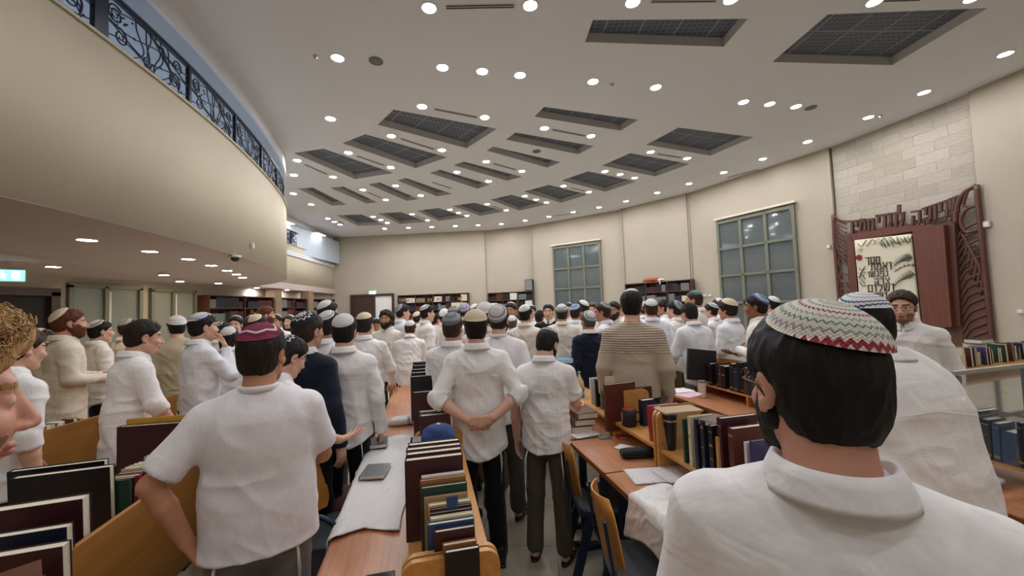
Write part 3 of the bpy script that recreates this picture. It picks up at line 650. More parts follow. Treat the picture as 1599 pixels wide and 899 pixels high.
def shirt_mesh(J, style, lod, key, hem, fat, seed, amp, tail=.05):
    if key in MCACHE: return MCACHE[key]
    S = SDF(); tr, T = J['tr'], J['T']; f = fat
    S.cone(tr((0, 0, 1.03)), tr((0, -.005, 1.30)), .165*f, .185*f, .03, S=(1, .66, 1), R=T)
    S.cone((0, 0, hem+.0), tr((0, 0, 1.05)), .185*f, .168*f, .05, S=(1, .70, 1), R=T if abs(T[1, 2]) < .1 else None)
    S.cone(tr((-.105, -.015, 1.365)), tr((.105, -.015, 1.365)), .070, .070, .06); S.cone(tr((0, -.02, 1.38)), tr((0, -.02, 1.455)), .10, .060, .05)
    for s in (1, -1):
        sh, el, wr, d, n = J[s]; S.cone(tr((s*.03, -.02, 1.448)), sh+np.array([0, 0, .002]), .045, .050, .05)
        z = 1 if style not in ('sweater', 'jacket', 'coat') else 1.12
        if style in ('short', 'polo'):
            q_ = .72; e = sh*(1-q_)+el*q_; u = (el-sh)/np.linalg.norm(el-sh); S.cone(sh, e, .058*f, .061*f, .03); S.cone(e-u*.012, e, .0625*f, .0625*f, .003); S.cone(e+u*.045, e+u*.14, .056*f, .07, .004, True)
        elif style == 'rolled':
            u = (wr-el)/np.linalg.norm(wr-el); e = el+u*.035; S.cone(sh, el, .058*f*z, .052*z, .03); S.cone(el, e, .052, .051, .012); S.cone(el-u*.012, e, .055, .054, .004); S.cone(e+u*.040, e+u*.16, .048, .07, .004, True)
        else:
            u = (wr-el)/np.linalg.norm(wr-el); S.cone(sh, el, .059*f*z, .052*z, .03); S.cone(el, wr, .052*z, .037*z, .02); S.cone(wr-u*.05, wr-u*.002, .0385*z, .0385*z, .004); S.cone(wr+u*.026, wr+u*.14, .032*z, .06, .003, True)
    S.plane((0, 0, -1), -(hem), .003)
    P, Q = S.mesh(lod); x = P[:, 0]; low = np.clip((hem+.14-P[:, 2])/.14, 0, 1); P[:, 2] += low*(tail*(np.abs(x)/.17)**2.0-tail*.5)*(P[:, 2] < hem+.14)*(np.abs(x) < .21)
    P = wrinkle(P, Q, seed, amp if style not in ('polo', 'sweater') else amp*.55)
    me = to_mesh('shirt', P, Q); MCACHE[key] = me; return me
def pants_mesh(lod, key, seed, fat, short=0, amp=.008, top=1.04):
    if key in MCACHE: return MCACHE[key]
    S = SDF(); f = fat; S.cone((0, .0, .95), (0, 0, 1.0), .155*f, .145*f, .02, S=(1, .68, 1)); S.ell((0, -.012, .90), (.158*f, .108*f, .12), None, .03)
    for s in (1, -1):
        S.cone((s*.085, 0, .88), (s*.10, .015, .5), .092*f, .070, .03); S.cone((s*.10, .015, .5), (s*.115, -.015, .07+short), .070, .062, .02)
    S.plane((0, 0, -1), -(.035+short), .003); S.plane((0, 0, 1), top, .003)
    P, Q = S.mesh(lod); N_ = vnormals(P, Q); q = P+.03*np.stack([vnoise(P*6, seed), vnoise(P*6, seed+1), vnoise(P*6, seed+2)], 1)
    w = .4*fbm(P*[7, 7, 4], seed, 2)+.6*ridge(q*[6, 6, 12], seed+4)*(.25+np.exp(-((P[:, 2]-.52)/.12)**2)+np.exp(-((P[:, 2]-.12)/.1)**2)+.6*np.exp(-((P[:, 2]-.85)/.1)**2))
    me = to_mesh('trousers', P+N_*(amp*w)[:, None], Q); MCACHE[key] = me; return me
def hair_mesh(style, lod, key, seed):
    """in head-local axes, so it is parented with the head rotation"""
    if key in MCACHE: return MCACHE[key]
    S = SDF(); t = {'short': .011, 'buzz': .005, 'full': .018, 'long': .016, 'bald': .003}[style]
    S.ell((0, -.016, .036), (.0765+t*.55, .097+t*.75, .088+t), None, .01); S.ell((0, -.0, .066), (.068+t*.7, .075+t, .058+t), None, .03)
    if style != 'bald': S.ell((0, -.052, -.028), (.062+t*.25, .050+t*.25, .055), None, .03)
    if style in ('short', 'buzz', 'bald'):
        for sd in (1, -1): S.ell((sd*.086, -.006, -.004), (.03, .024, .036), None, .008, True)
    if style == 'full': S.ell((0, .06, .10), (.05, .035, .03), None, .03)
    if style == 'long': S.cone((0, -.06, 0), (0, -.095, -.17), .082, .055, .03, S=(1, .7, 1))
    n = np.array([0, .75, -.65]); S.plane(n, .006, .006) if style != 'full' else S.plane(n, .014, .006)
    if style != 'long': S.plane((0, -.35, -.94), .093, .01)
    P, Q = S.mesh(lod); N_ = vnormals(P, Q); a = .004 if style != 'long' else .010
    P = P+N_*(a*(fbm(P*[34, 34, 18], seed, 2)+.8*ridge(P*[60, 60, 22], seed+2)))[:, None]
    me = to_mesh('hair', P, Q); MCACHE[key] = me; return me
def beard_mesh(lod, key, full):
    if key in MCACHE: return MCACHE[key]
    S = SDF(); t = .0035+.009*full
    S.ell((0, .034, -.036), (.059+t, .060+t, .080+t), None, .02); S.ell((0, .058, -.094), (.026+t, .026+t, .022+t+.01*full), None, .02)
    for s in (1, -1): S.cone((s*.052, .0, -.045), (s*.02, .055, -.094), .0185+t, .0175+t, .02); S.cone((s*.070, .006, .0), (s*.062, .01, -.04), .008, .012, .01)
    S.ell((0, .06, .012), (.053, .09, .058), None, .012, True); S.ell((0, .1, -.061), (.019, .03, .008), None, .006, True); S.ell((0, .11, -.036), (.014, .03, .012), None, .006, True)
    S.plane((0, -.8, .6), .0, .01); S.plane((0, .3, 1), .012, .01)
    P, Q = S.mesh(lod); N_ = vnormals(P, Q); P = P+N_*(.0022*(1+full)*fbm(P*90, 3, 2))[:, None]
    me = to_mesh('beard', P, Q); MCACHE[key] = me; return me
# skull caps: mesh in axes whose z is the cap's pole
def kippah_mesh(rad, key, off=.016, knit=0):
    if key in MCACHE: return MCACHE[key]
    nr, na = 14, 48; b = bmesh.new(); rx, ry, rz = .0765+off, .097+off, .088+off
    def pt(i, j, o):
        r = rad*i/nr; a = r/.092; th = 2*PI*j/na
        v = Vector((math.sin(a)*math.cos(th), math.sin(a)*math.sin(th), math.cos(a))); k = 1/math.sqrt((v.x/rx)**2+(v.y/ry)**2+(v.z/rz)**2)
        return v*(k+o)-Vector((0, 0, rz))
    for o in (.004, .0):
        V = [[b.verts.new(pt(i, j, o-(.004*(i/nr)**4 if o else 0)-.004*(i/nr)**5)) for j in range(na)] for i in range(1, nr+1)]; c = b.verts.new(pt(0, 0, o))
        for j in range(na):
            f = b.faces.new((c, V[0][j], V[0][(j+1) % na])); f.smooth = True
            for i in range(nr-1): f = b.faces.new((V[i][j], V[i+1][j], V[i+1][(j+1) % na], V[i][(j+1) % na])); f.smooth = True
        if o: top = V
    for j in range(na): f = b.faces.new((top[-1][j], V[-1][j], V[-1][(j+1) % na], top[-1][(j+1) % na]))
    bmesh.ops.recalc_face_normals(b, faces=b.faces[:]); me = bpy.data.meshes.new('skullcap'); b.to_mesh(me); b.free(); MCACHE[key] = me; return me
def kip_mat(name, bands, rim=None, zig=0, nz=24, rough=.9):
    """bands: (radius fraction of 0.1 m, colour) constant rings; zig waves them round the cap"""
    m, n, b = nt('crochet_'+name); tc = n.nodes.new('ShaderNodeTexCoord'); sx = n.nodes.new('ShaderNodeSeparateXYZ'); link(n, tc.outputs['Object'], sx.inputs[0])
    def math_(op, a, b_=None):
        q = n.nodes.new('ShaderNodeMath'); q.operation = op
        for i, v in enumerate((a, b_)):
            if v is None: continue
            if isinstance(v, (int, float)): q.inputs[i].default_value = v
            else: link(n, v, q.inputs[i])
        return q.outputs[0]
    r = math_('SQRT', math_('ADD', math_('MULTIPLY', sx.outputs[0], sx.outputs[0]), math_('MULTIPLY', sx.outputs[1], sx.outputs[1])))
    th = math_('ARCTAN2', sx.outputs[1], sx.outputs[0]); r10 = math_('MULTIPLY', r, 10)
    rr = r10
    if zig:
        pp = math_('PINGPONG', math_('MULTIPLY', th, nz/PI), 1.0); rr = math_('ADD', r10, math_('MULTIPLY', pp, zig))
    cr_ = n.nodes.new('ShaderNodeValToRGB'); cr_.color_ramp.interpolation = 'CONSTANT'; els = cr_.color_ramp.elements
    els[0].position = bands[0][0]; els[0].color = srgb(bands[0][1]); els[1].position = bands[1][0] if len(bands) > 1 else 1; els[1].color = srgb(bands[-1][1] if len(bands) < 2 else bands[1][1])
    for p, c in bands[2:]: e = els.new(p); e.color = srgb(c)
    link(n, rr, cr_.inputs['Fac']); link(n, cr_.outputs[0], b.inputs['Base Color']); b.inputs['Roughness'].default_value = rough
    st = math_('MULTIPLY', math_('SINE', math_('MULTIPLY', r, 1900)), math_('SINE', math_('MULTIPLY', th, 70)))
    bp = n.nodes.new('ShaderNodeBump'); bp.inputs['Strength'].default_value = .6; bp.inputs['Distance'].default_value = .0015; link(n, st, bp.inputs['Height']); link(n, bp.outputs[0], b.inputs['Normal'])
    return m
KM = {'white': kip_mat('white', [(0, 'e6e4de'), (.75, 'cfd0d0'), (.85, 'efeee8')]), 'cream': kip_mat('cream', [(0, 'e3d3b4'), (.9, 'efe4cb')]), 'black': kip_mat('black', [(0, '17171a'), (.82, '2a2a30')]),
 'grey': kip_mat('grey', [(0, '8f9396'), (.35, '72777b'), (.55, '9ea2a3'), (.8, '6d7276')], zig=.05), 'navywhite': kip_mat('navy_white', [(0, 'e8e6e0'), (.22, '1d2230'), (.3, 'e8e6e0'), (.42, '20263a'), (.6, 'dedcd6'), (.68, '1d2230')], zig=.14, nz=10),
 'blue': kip_mat('blue', [(0, '8fa3bd'), (.4, '5f7da6'), (.6, 'b8c4d2'), (.8, '54719a')], zig=.05), 'lavender': kip_mat('lavender', [(0, 'b9b4c8'), (.45, '9a94b4'), (.7, 'c8c4d4'), (.86, '6b6790')]),
 'burgundy': kip_mat('burgundy', [(0, '8a2a4c'), (.62, 'e4d7d5'), (.70, '7a2242'), (.82, '94345a')], zig=.1, nz=5), 'greyrim': kip_mat('grey_rim', [(0, 'dddcd8'), (.45, 'c9c9c6'), (.62, '6f7478'), (.7, 'd6d5d0'), (.82, '8d9194')]),
 'whiteblue': kip_mat('white_blue', [(0, 'eeece6'), (.12, 'c9cfd8'), (.18, 'eeece6'), (.3, 'b9c2cf'), (.36, 'eeece6'), (.5, 'aab6c6'), (.55, 'eeece6'), (.68, '51709c'), (.73, 'e6e6e2'), (.79, '3f5f8f'), (.83, 'eeece6')], zig=.025, nz=30),
 'teal': kip_mat('teal', [(0, '6f9496'), (.6, '4e7478'), (.85, 'a8bcbc')])}
KM['big'] = kip_mat('big', [(0, 'e9e4d8'), (.10, '8a929c'), (.125, 'e4ded0'), (.2, '7d8793'), (.225, 'e9e4d8'), (.33, '4f6a8a'), (.355, 'e9e4d8'), (.44, 'a03340'), (.475, 'e9e4d8'), (.56, '7f9a94'), (.585, 'e4ded0'), (.66, '6a8d86'), (.69, 'ddd7ca'), (.76, '9a9aa0'), (.79, 'e4ded0'), (.855, 'a03340'), (.91, 'c9c4ba'), (.95, '9a9ca0'), (1.0, 'efeae0')], zig=.045, nz=40)
M['clip'] = mat('hair_clip_steel', 'b9bcc0', .25, .9)
def add_glasses(parent, R, c, col='black', half=False):
    mb = MB()
    for s in (1, -1):
        pts = [Vector((s*.032+.0255*math.copysign(abs(math.cos(a))**.7, math.cos(a)), .100-.010*abs(math.cos(a)), .006+.0165*math.copysign(abs(math.sin(a))**.8, math.sin(a)))) for a in [2*PI*i/20 for i in range(20)]]
        mb.tube(pts, .0016, 6, closed=True)
    mb.tube([(-.008, .103, .01), (0, .106, .013), (.008, .103, .01)], .0016, 6)
    o = mb.build('glasses_frame', M[col]); 
    for s in (1, -1):
        t = MB().tube([(s*.057, .092, .012), (s*.074, .07, .012), (s*.084, .0, .010), (s*.083, -.02, -.006)], .0016, 6).build('temple_arm', M[col], o)
    o.name = 'glasses'; o.parent = parent; o.matrix_local = Matrix.Translation(c) @ Matrix(R.tolist()).to_4x4(); return o
def shoe_mesh(lod):
    if ('shoe', lod) in MCACHE: return MCACHE[('shoe', lod)]
    S = SDF(); S.cone((0, -.05, .055), (0, .10, .045), .042, .036, .02, S=(1, 1, 1)); S.ell((0, .13, .035), (.045, .06, .035), None, .02); S.cone((0, -.045, .06), (0, -.04, .10), .042, .044, .02); S.box((0, .04, .008), (.042, .135, .012), None, .004, False, .01); S.plane((0, 0, -1), 0, .002); S.plane((0, .2, 1), .11, .004)
    P, Q = S.mesh(max(.006, lod)); me = to_mesh('shoe', P, Q); MCACHE[('shoe', lod)] = me; return me
def sandal_mesh():
    if 'sandal' in MCACHE: return MCACHE['sandal']
    mb = MB(); out = []
    for i in range(24):
        a = 2*PI*i/24; out.append((.046*math.copysign(abs(math.cos(a))**.8, math.cos(a))*(1-.12*(math.sin(a) < 0)), .05+.14*math.sin(a), 0))
    mb.prism(out, (0, 0, .018))
    for y, z in ((.11, .055), (.03, .075)): mb.strip([[(-.044*math.cos(t), yy, .012+z*math.sin(t)) for t in [PI*i/12 for i in range(13)]] for yy in (y-.013, y+.013)])
    mb.strip([[(-.04*math.cos(t), yy-.055*math.sin(t), .03+.045*math.sin(t*.0)+dz) for t in [PI*i/12 for i in range(13)]] for yy, dz in ((-.02, 0.02), (-.02, .04))])
    o = mb.build('sandal', None); me = o.data; bpy.data.objects.remove(o); MCACHE['sandal'] = me; return me
def collar_obj(parent, J, mt, big=1.0, style='fold'):
    """turned-down collar as a bent strip with thickness"""
    key = ('collar', style, big); 
    if key not in MCACHE:
        b = bmesh.new(); na = 40; prof = [(.0, .0), (.002, .022), (.006, .036), (.012, .038), (.019, .022), (.027, .002), (.030, -.006), (.024, -.005), (.012, .012), (.005, .0)] if style == 'fold' else [(.0, 0), (.002, .02), (.006, .024), (.010, .02), (.010, 0)]
        rows = []
        for i in range(na+1):
            a = PI/2+.10+(2*PI-.20)*i/na; fr = max(0, math.sin(a))
            rows.append([b.verts.new(((.060+x)*math.cos(a)*1.02*big, (.062+x*(1+.5*fr**6))*math.sin(a)*big-.022, 1.486+(z*(1 if x < .012 else 1+.9*fr**8)-.030*fr*fr*1.2 - .0*fr)*big+.004)) for x, z in prof])
        for i in range(na):
            n_ = len(prof)
            for k in range(n_): f = b.faces.new((rows[i][k], rows[i][(k+1) % n_], rows[i+1][(k+1) % n_], rows[i+1][k])); f.smooth = True
        b.faces.new(rows[0]); b.faces.new(rows[-1][::-1]); bmesh.ops.recalc_face_normals(b, faces=b.faces[:])
        me = bpy.data.meshes.new('collar'); b.to_mesh(me); b.free(); me.materials.append(None); MCACHE[key] = me
    o = bpy.data.objects.new('collar', MCACHE[key]); C.objects.link(o); setm(o, mt); o.parent = parent
    T4 = Matrix(J['T'].tolist()).to_4x4(); o.matrix_local = Matrix.Translation(TP) @ T4 @ Matrix.Translation(-Vector(TP)); return o
def setm(o, *ms):
    for i, m in enumerate(ms):
        if len(o.data.materials) <= i: o.data.materials.append(None)
        o.material_slots[i].link = 'OBJECT'; o.material_slots[i].material = m
def person(label, px=None, py=None, depth=None, yaw=0, x=None, y=None, h=1.74, top='long', tm='shirt_white', pm='pants_black', arms=('down', 'down'), lean=0., side=0., twist=0., head=(0, 0, 0), hair='short', hc='black', beard=None, kip='white', kr=.082, kt=.55, ks=0., glasses=None,
           skin='fair', lod=.011, hem=.80, fat=1., seed=1, tz=True, shoes='shoe', amp=None, group=None, collar='fold', curl=.5, z=0., clip=False, neck_tag=False):
    J = pose(lean, side, twist, arms, head); pk = (lean, side, twist, arms, head)
    amp = amp if amp is not None else .015
    root = bpy.data.objects.new('person', body_mesh(J, lod, ('body', pk, lod, shoes == 'sandal', curl, beard is not None and beard < .25), shoes == 'sandal', curl, beard is not None and beard < .25)); C.objects.link(root)
    yaw = math.radians(yaw)
    if px is not None:
        yaw += math.atan((799.5-px)/F); W = aty(px, py, depth); tp = J['hc']+J['H']@np.array([0, -.015, .148 if kip else .138]); tp = Vector(tp)
        s = min(1.12, max(.88, (W.z-z)/tp.z)); q = Matrix.Rotation(yaw, 3, 'Z') @ tp; x, y = W.x-s*q.x, W.y-s*q.y
    else: s = h/1.75
    root.location = (x, y, z); root.rotation_euler = (0, 0, yaw); root.scale = (s, s, s)
    setm(root, M['skin_'+skin], M['hair_'+hc], M['lips'], M['sclera'], M['stubble'])
    def child(name, me, *ms, mtx=None):
        o = bpy.data.objects.new(name, me); C.objects.link(o); o.parent = root; setm(o, *ms)
        if mtx is not None: o.matrix_local = mtx
        return o
    nm = {'sweater': 'sweater', 'jacket': 'jacket', 'coat': 'cloak', 'polo': 'polo_shirt'}.get(top, 'shirt')
    so = child(nm, shirt_mesh(J, top, lod, ('shirt', pk, top, lod, hem, fat, seed), hem, fat, seed, amp, .05 if top not in ('sweater', 'polo', 'jacket') else 0), M[tm])
    child('trousers', pants_mesh(max(lod, .007), ('pants', lod, seed % 3, round(fat, 1), shoes == 'sandal', round(hem, 2)), seed % 3, fat, .03 if shoes == 'sandal' else 0, .008, hem+.02), M[pm])
    H4 = Matrix.Translation(J['hc']) @ Matrix(J['H'].tolist()).to_4x4()
    if hair: child('hair', hair_mesh(hair, max(.004, lod*.7), ('hair', hair, lod), 3), M['hair_'+hc], mtx=H4)
    if beard is not None and beard >= .25: child('beard', beard_mesh(max(.003, lod*.5), ('beard', beard, lod), beard), M['hair_'+hc], mtx=H4)
    if collar and top not in ('sweater', 'coat'): collar_obj(root, J, M[tm] if top != 'jacket' else M['shirt_white'], 1.06 if fat < 1.2 else 1.24, collar if top != 'polo' else 'crew')
    if kip:
        off = {'short': .022, 'buzz': .014, 'full': .029, 'long': .028, 'bald': .012, None: .006}[hair]+(.004 if kip == 'big' else 0)
        K4 = H4 @ Matrix.Translation((0, -.014, .034)) @ Matrix.Rotation(ks, 4, 'Y') @ Matrix.Rotation(kt, 4, 'X') @ Matrix.Translation((0, 0, .088+off))
        k = child('skullcap', kippah_mesh(kr, ('kip', kr, off), off), KM[kip], mtx=K4)
        if clip: MB().tube([(.0, kr*.55, -.014), (.004, kr*.8, -.024), (-.004, kr*.95, -.036), (-.010, kr*.8, -.026), (-.006, kr*.55, -.013)], .0012, 5).build('hair_clip', M['clip'], k)
    if glasses: add_glasses(root, J['H'], J['hc'], glasses)
    if shoes:
        for sd in (1, -1):
            if shoes == 'shoe': child('shoe', shoe_mesh(lod), M['shoe'], mtx=Matrix.Translation((sd*.118, -.01, 0)) @ Matrix.Rotation(-sd*.12, 4, 'Z'))
            else: child('sandal', sandal_mesh(), M['sandal'], mtx=Matrix.Translation((sd*.122, .005, 0)) @ Matrix.Rotation(-sd*.12, 4, 'Z'))
    if tz:
        for sd in (1, -1):
            if ('tz', sd, round(hem, 1)) not in MCACHE:
                mb = MB()
                for q in range(3): mb.tube([(sd*(.12+.003*q), -.075, hem+.06), (sd*(.135+.003*q), -.108-.002*q, hem-.02), (sd*(.137+.005*q), -.105, hem-.10), (sd*(.140-.004*q), -.10-.004*q, hem-.20-.02*q)], [.0012, .0020, .0012, .0009], 5)
                o = mb.build('fringe', None); MCACHE[('tz', sd, round(hem, 1))] = o.data; bpy.data.objects.remove(o)
            child('fringe', MCACHE[('tz', sd, round(hem, 1))], M['tz'])
    if lod < .0066 and top in ('long', 'rolled', 'short') and px is not None:
        from mathutils.bvhtree import BVHTree
        me_ = so.data; bv = BVHTree.FromPolygons([v.co for v in me_.vertices], [tuple(p.vertices) for p in me_.polygons]); pts = []
        dirn = Vector(J['T']@np.array([0, 1., 0]))
        for k in range(31):
            xx = -.155*fat+.31*fat*k/30; o_ = Vector(J['tr']((xx, -.5, 1.315-.02*abs(xx)/.15))); h_ = bv.ray_cast(o_, dirn)
            if h_[0] is not None: pts.append(h_[0])
        if len(pts) > 10: so_ = MB().tube(pts, .0016, 5).build('yoke_seam', M[tm], root)
    if neck_tag: MB().box((0, 0, 0), (.022, .003, .016), bev=.001).build('neck_label', M['black'], root, tuple(J['tr']((0, -.108*fat, 1.415))), (-.5, 0, 0))
    tag(root, label, 'person', group); return root, J
# ------------------------------------------------------------------ the crowd
HD = 0
FIXED = []
def P_(label, px, py, d, yaw, **k):
    FIXED.append(Vector(((px-799.5)/F*d, d))); return person(label, px, py, d, yaw, **k)
# --- nearest figures
P_('nearest man, dark hair under a large multicoloured crocheted skullcap, white collared shirt', 1262, 470, .66, 8, top='long', arms=('down', 'down'), head=(.42, .06, .02), hc='black', kip='big', kr=.083, kt=.34, ks=.14, lod=.0045, fat=1.12, seed=21, beard=.3, glasses='black', clip=True, tz=False, amp=.010, skin='rosy')
P_('broad man in white shirt with white and blue skullcap, leaning behind the nearest man', 1338, 456, 1.62, 42, top='long', arms=('fwd', 'lean'), lean=.22, side=.0, head=(.0, -.1, 0), hc='black', kip='whiteblue', kr=.085, kt=.30, lod=.006, fat=1.42, seed=5, tz=False, amp=.010)
P_('smiling bearded man with glasses facing the camera before the curtain', 1407, 453, 3.2, 172, top='long', arms=('down', 'lean'), hc='brown', kip=None, beard=.1, glasses='black', lod=.005, seed=6, skin='fair', lean=.1)
P_('man in white polo shirt and grey trousers with burgundy skullcap, hand on hip', 408, 503, 1.66, -6, top='polo', tm='polo_white', pm='pants_grey', arms=('hip', 'fwd'), head=(-.35, .0, 0), hc='dark', kip='burgundy', kr=.085, kt=.25, lod=.0048, hem=.87, fat=1.13, seed=2, beard=.0, neck_tag=True, skin='tan', collar='crew')
P_('young man with glasses and clipped navy skullcap looking down, beside the burgundy skullcap', 462, 524, 2.42, -62, top='short', arms=('down', 'fwd'), head=(.05, .35, 0), lean=.06, hc='dark', kip='navywhite', kt=.8, glasses='black', lod=.006, seed=3, clip=True)
P_('man in navy suit jacket with black and white patterned skullcap', 479, 486, 2.75, -45, top='jacket', tm='suit_navy', arms=('down', 'down'), hc='brown', kip='navywhite', kr=.09, kt=.5, lod=.008, seed=4, tz=False)
P_('man in untucked white shirt and black trousers beside the long desk, back turned', 537, 489, 2.95, -14, arms=('down', 'down'), hc='black', kip='white', lod=.0065, seed=5, hem=.84)
P_('man in crumpled white shirt and khaki trousers leaning a hand on the desk end', 569, 487, 4.2, -22, arms=('down', 'lean'), pm='pants_khaki', hc='dark', kip='cream', kt=.3, lod=.007, seed=6, hem=.84)
P_('man bending over the far end of the long desk, white shirt', 641, 500, 5.75, -10, arms=('lean', 'lean'), lean=.28, hc='brown', kip='white', kt=.7, lod=.008, seed=7)
P_('man with cream skullcap and hands clasped behind his back beside the book row', 742, 482, 2.86, 3, top='rolled', arms=('back', 'back'), hc='black', kip='cream', kr=.10, kt=.25, lod=.0055, hem=.76, fat=1.03, seed=8, beard=.0, tz=True)
P_('man in white shirt with brown hair and grey skullcap at the book row', 706, 487, 3.35, -18, arms=('lean', 'down'), top='long', hc='brown', kip='grey', kr=.095, kt=.5, lod=.007, seed=9, skin='tan', beard=0)
P_('man in short-sleeved white shirt and grey-green trousers with large pale skullcap and sandals', 778, 474, 3.45, -12, top='short', tm='polo_white', pm='pants_greygreen', arms=('down', 'down'), hc='dark', kip='greyrim', kr=.095, kt=.95, lod=.007, seed=10, beard=.3, shoes='sandal', neck_tag=True, collar='crew')
P_('man in white short-sleeved shirt and brown trousers with head bowed and sandals', 857, 512, 3.0, -12, top='short', pm='pants_olive', arms=('down', 'fwd'), lean=.10, head=(-.2, .35, 0), hc='black', kip='grey', kr=.075, kt=.1, lod=.0055, hem=.84, seed=11, beard=.3, shoes='sandal')
P_('tall man in oatmeal knitted sweater seen from behind', 985, 450, 3.4, -4, top='sweater', tm='knit', pm='suit_navy', arms=('down', 'down'), hc='black', kip='white', kr=.06, kt=-.15, lod=.006, hem=.92, fat=.98, seed=12, collar=None, beard=0)
# --- curly-haired man at the very left edge
CM, CJ = P_('curly blond-haired man in profile at the left edge, his face cut by the frame', -150, 478, .54, -90, top='long', arms=('lean', 'lean'), lean=.40, head=(0, -.30, 0), hair='full', hc='blond', kip=None, beard=.1, skin='rosy', lod=.0045, seed=31, tz=False)
def curls(root, J):
    r = random.Random(9); mb = MB(); H4 = Matrix.Translation(J['hc']) @ Matrix(J['H'].tolist()).to_4x4()
    for k in range(5200):
        v = Vector((r.gauss(0, 1), r.gauss(0, 1), r.gauss(0, 1))).normalized()
        if .75*v.y-.65*v.z > .17 or v.z < -.75: continue
        p = Vector((v.x*.088, -.014+v.y*.108, .036+v.z*.10)); n_ = (v*1.2+Vector((r.uniform(-.5, .5), r.uniform(-.3, .6), r.uniform(-.6, .2)))).normalized(); a = n_.orthogonal().normalized(); b = n_.cross(a); L = r.uniform(.018, .042); R_ = r.uniform(.004, .008); tn = r.uniform(2.0, 3.4); ph = r.uniform(0, 6)
        mb.tube([p+n_*(L*t)+(a*math.cos(ph+tn*6.28*t)+b*math.sin(ph+tn*6.28*t))*R_*(.4+t) for t in [j/17 for j in range(18)]], [.0017-.0008*j/17 for j in range(18)], 3)
    o = mb.build('curly_hair', M['hair_blond'], root); o.matrix_local = H4
curls(CM, CJ)
# --- left side
RBM, RBJ = P_('red-bearded man in loose cream shirt holding a red case', 106, 480, 3.8, -84, tm='shirt_cream', arms=('front', 'front'), hc='red', kip='cream', kt=.85, beard=.5, lod=.007, seed=13, skin='rosy', hem=.78, fat=1.05)
P_('young man in white shirt with white-rimmed skullcap behind the red-bearded man', 156, 499, 4.7, -75, tm='shirt_warm', top='rolled', arms=('down', 'front'), hc='black', kip='greyrim', lod=.009, seed=14)
P_('bareheaded dark-haired young man in white shirt leaning hands on the desk', 226, 499, 3.0, -78, top='rolled', arms=('lean', 'lean'), lean=.12, hc='dark', kip=None, lod=.006, seed=15, hem=.76, hair='short')
P_('man with large white knitted cap and beige cloak, back turned', 276, 492, 4.7, 8, top='coat', tm='beige_cloak', arms=('down', 'down'), hc='black', kip='white', kr=.115, kt=.3, lod=.009, seed=16, fat=1.15, hem=.72, tz=False)
P_('man in white shirt touching his chin, blue and white skullcap', 315, 487, 3.7, -72, tm='shirt_cool', arms=('down', 'face'), hc='black', kip='whiteblue', kr=.09, kt=.3, lod=.007, seed=17, hem=.84)
P_('man in white shirt with sleeves rolled beside the desks at the far left, face hidden', 34, 508, 2.35, -60, top='rolled', arms=('lean', 'down'), lean=.1, hc='brown', kip='white', lod=.007, seed=18)
P_('boy with long curly dark hair in white shirt', 358, 510, 4.5, -20, top='short', arms=('down', 'front'), hair='long', hc='dark', kip='white', lod=.009, seed=19, skin='tan')
P_('man with patterned skullcap behind the chin-touching man', 345, 501, 5.1, -50, arms=('down', 'down'), hc='black', kip='navywhite', lod=.010, seed=20)
P_('man in cream shirt partly hidden behind the bareheaded young man', 200, 497, 5.4, -60, tm='shirt_warm', arms=('down', 'front'), hc='brown', kip='grey', lod=.010, seed=21)
P_('dark-haired man at the left behind the curly-haired man', 62, 512, 4.0, -80, tm='shirt_cream', arms=('front', 'front'), hc='dark', kip='white', lod=.010, seed=22, beard=.3)
P_('man behind the cream shirt at the left wall', 96, 497, 5.6, -85, tm='shirt_warm', arms=('down', 'front'), hc='black', kip='black', lod=.011, seed=23)
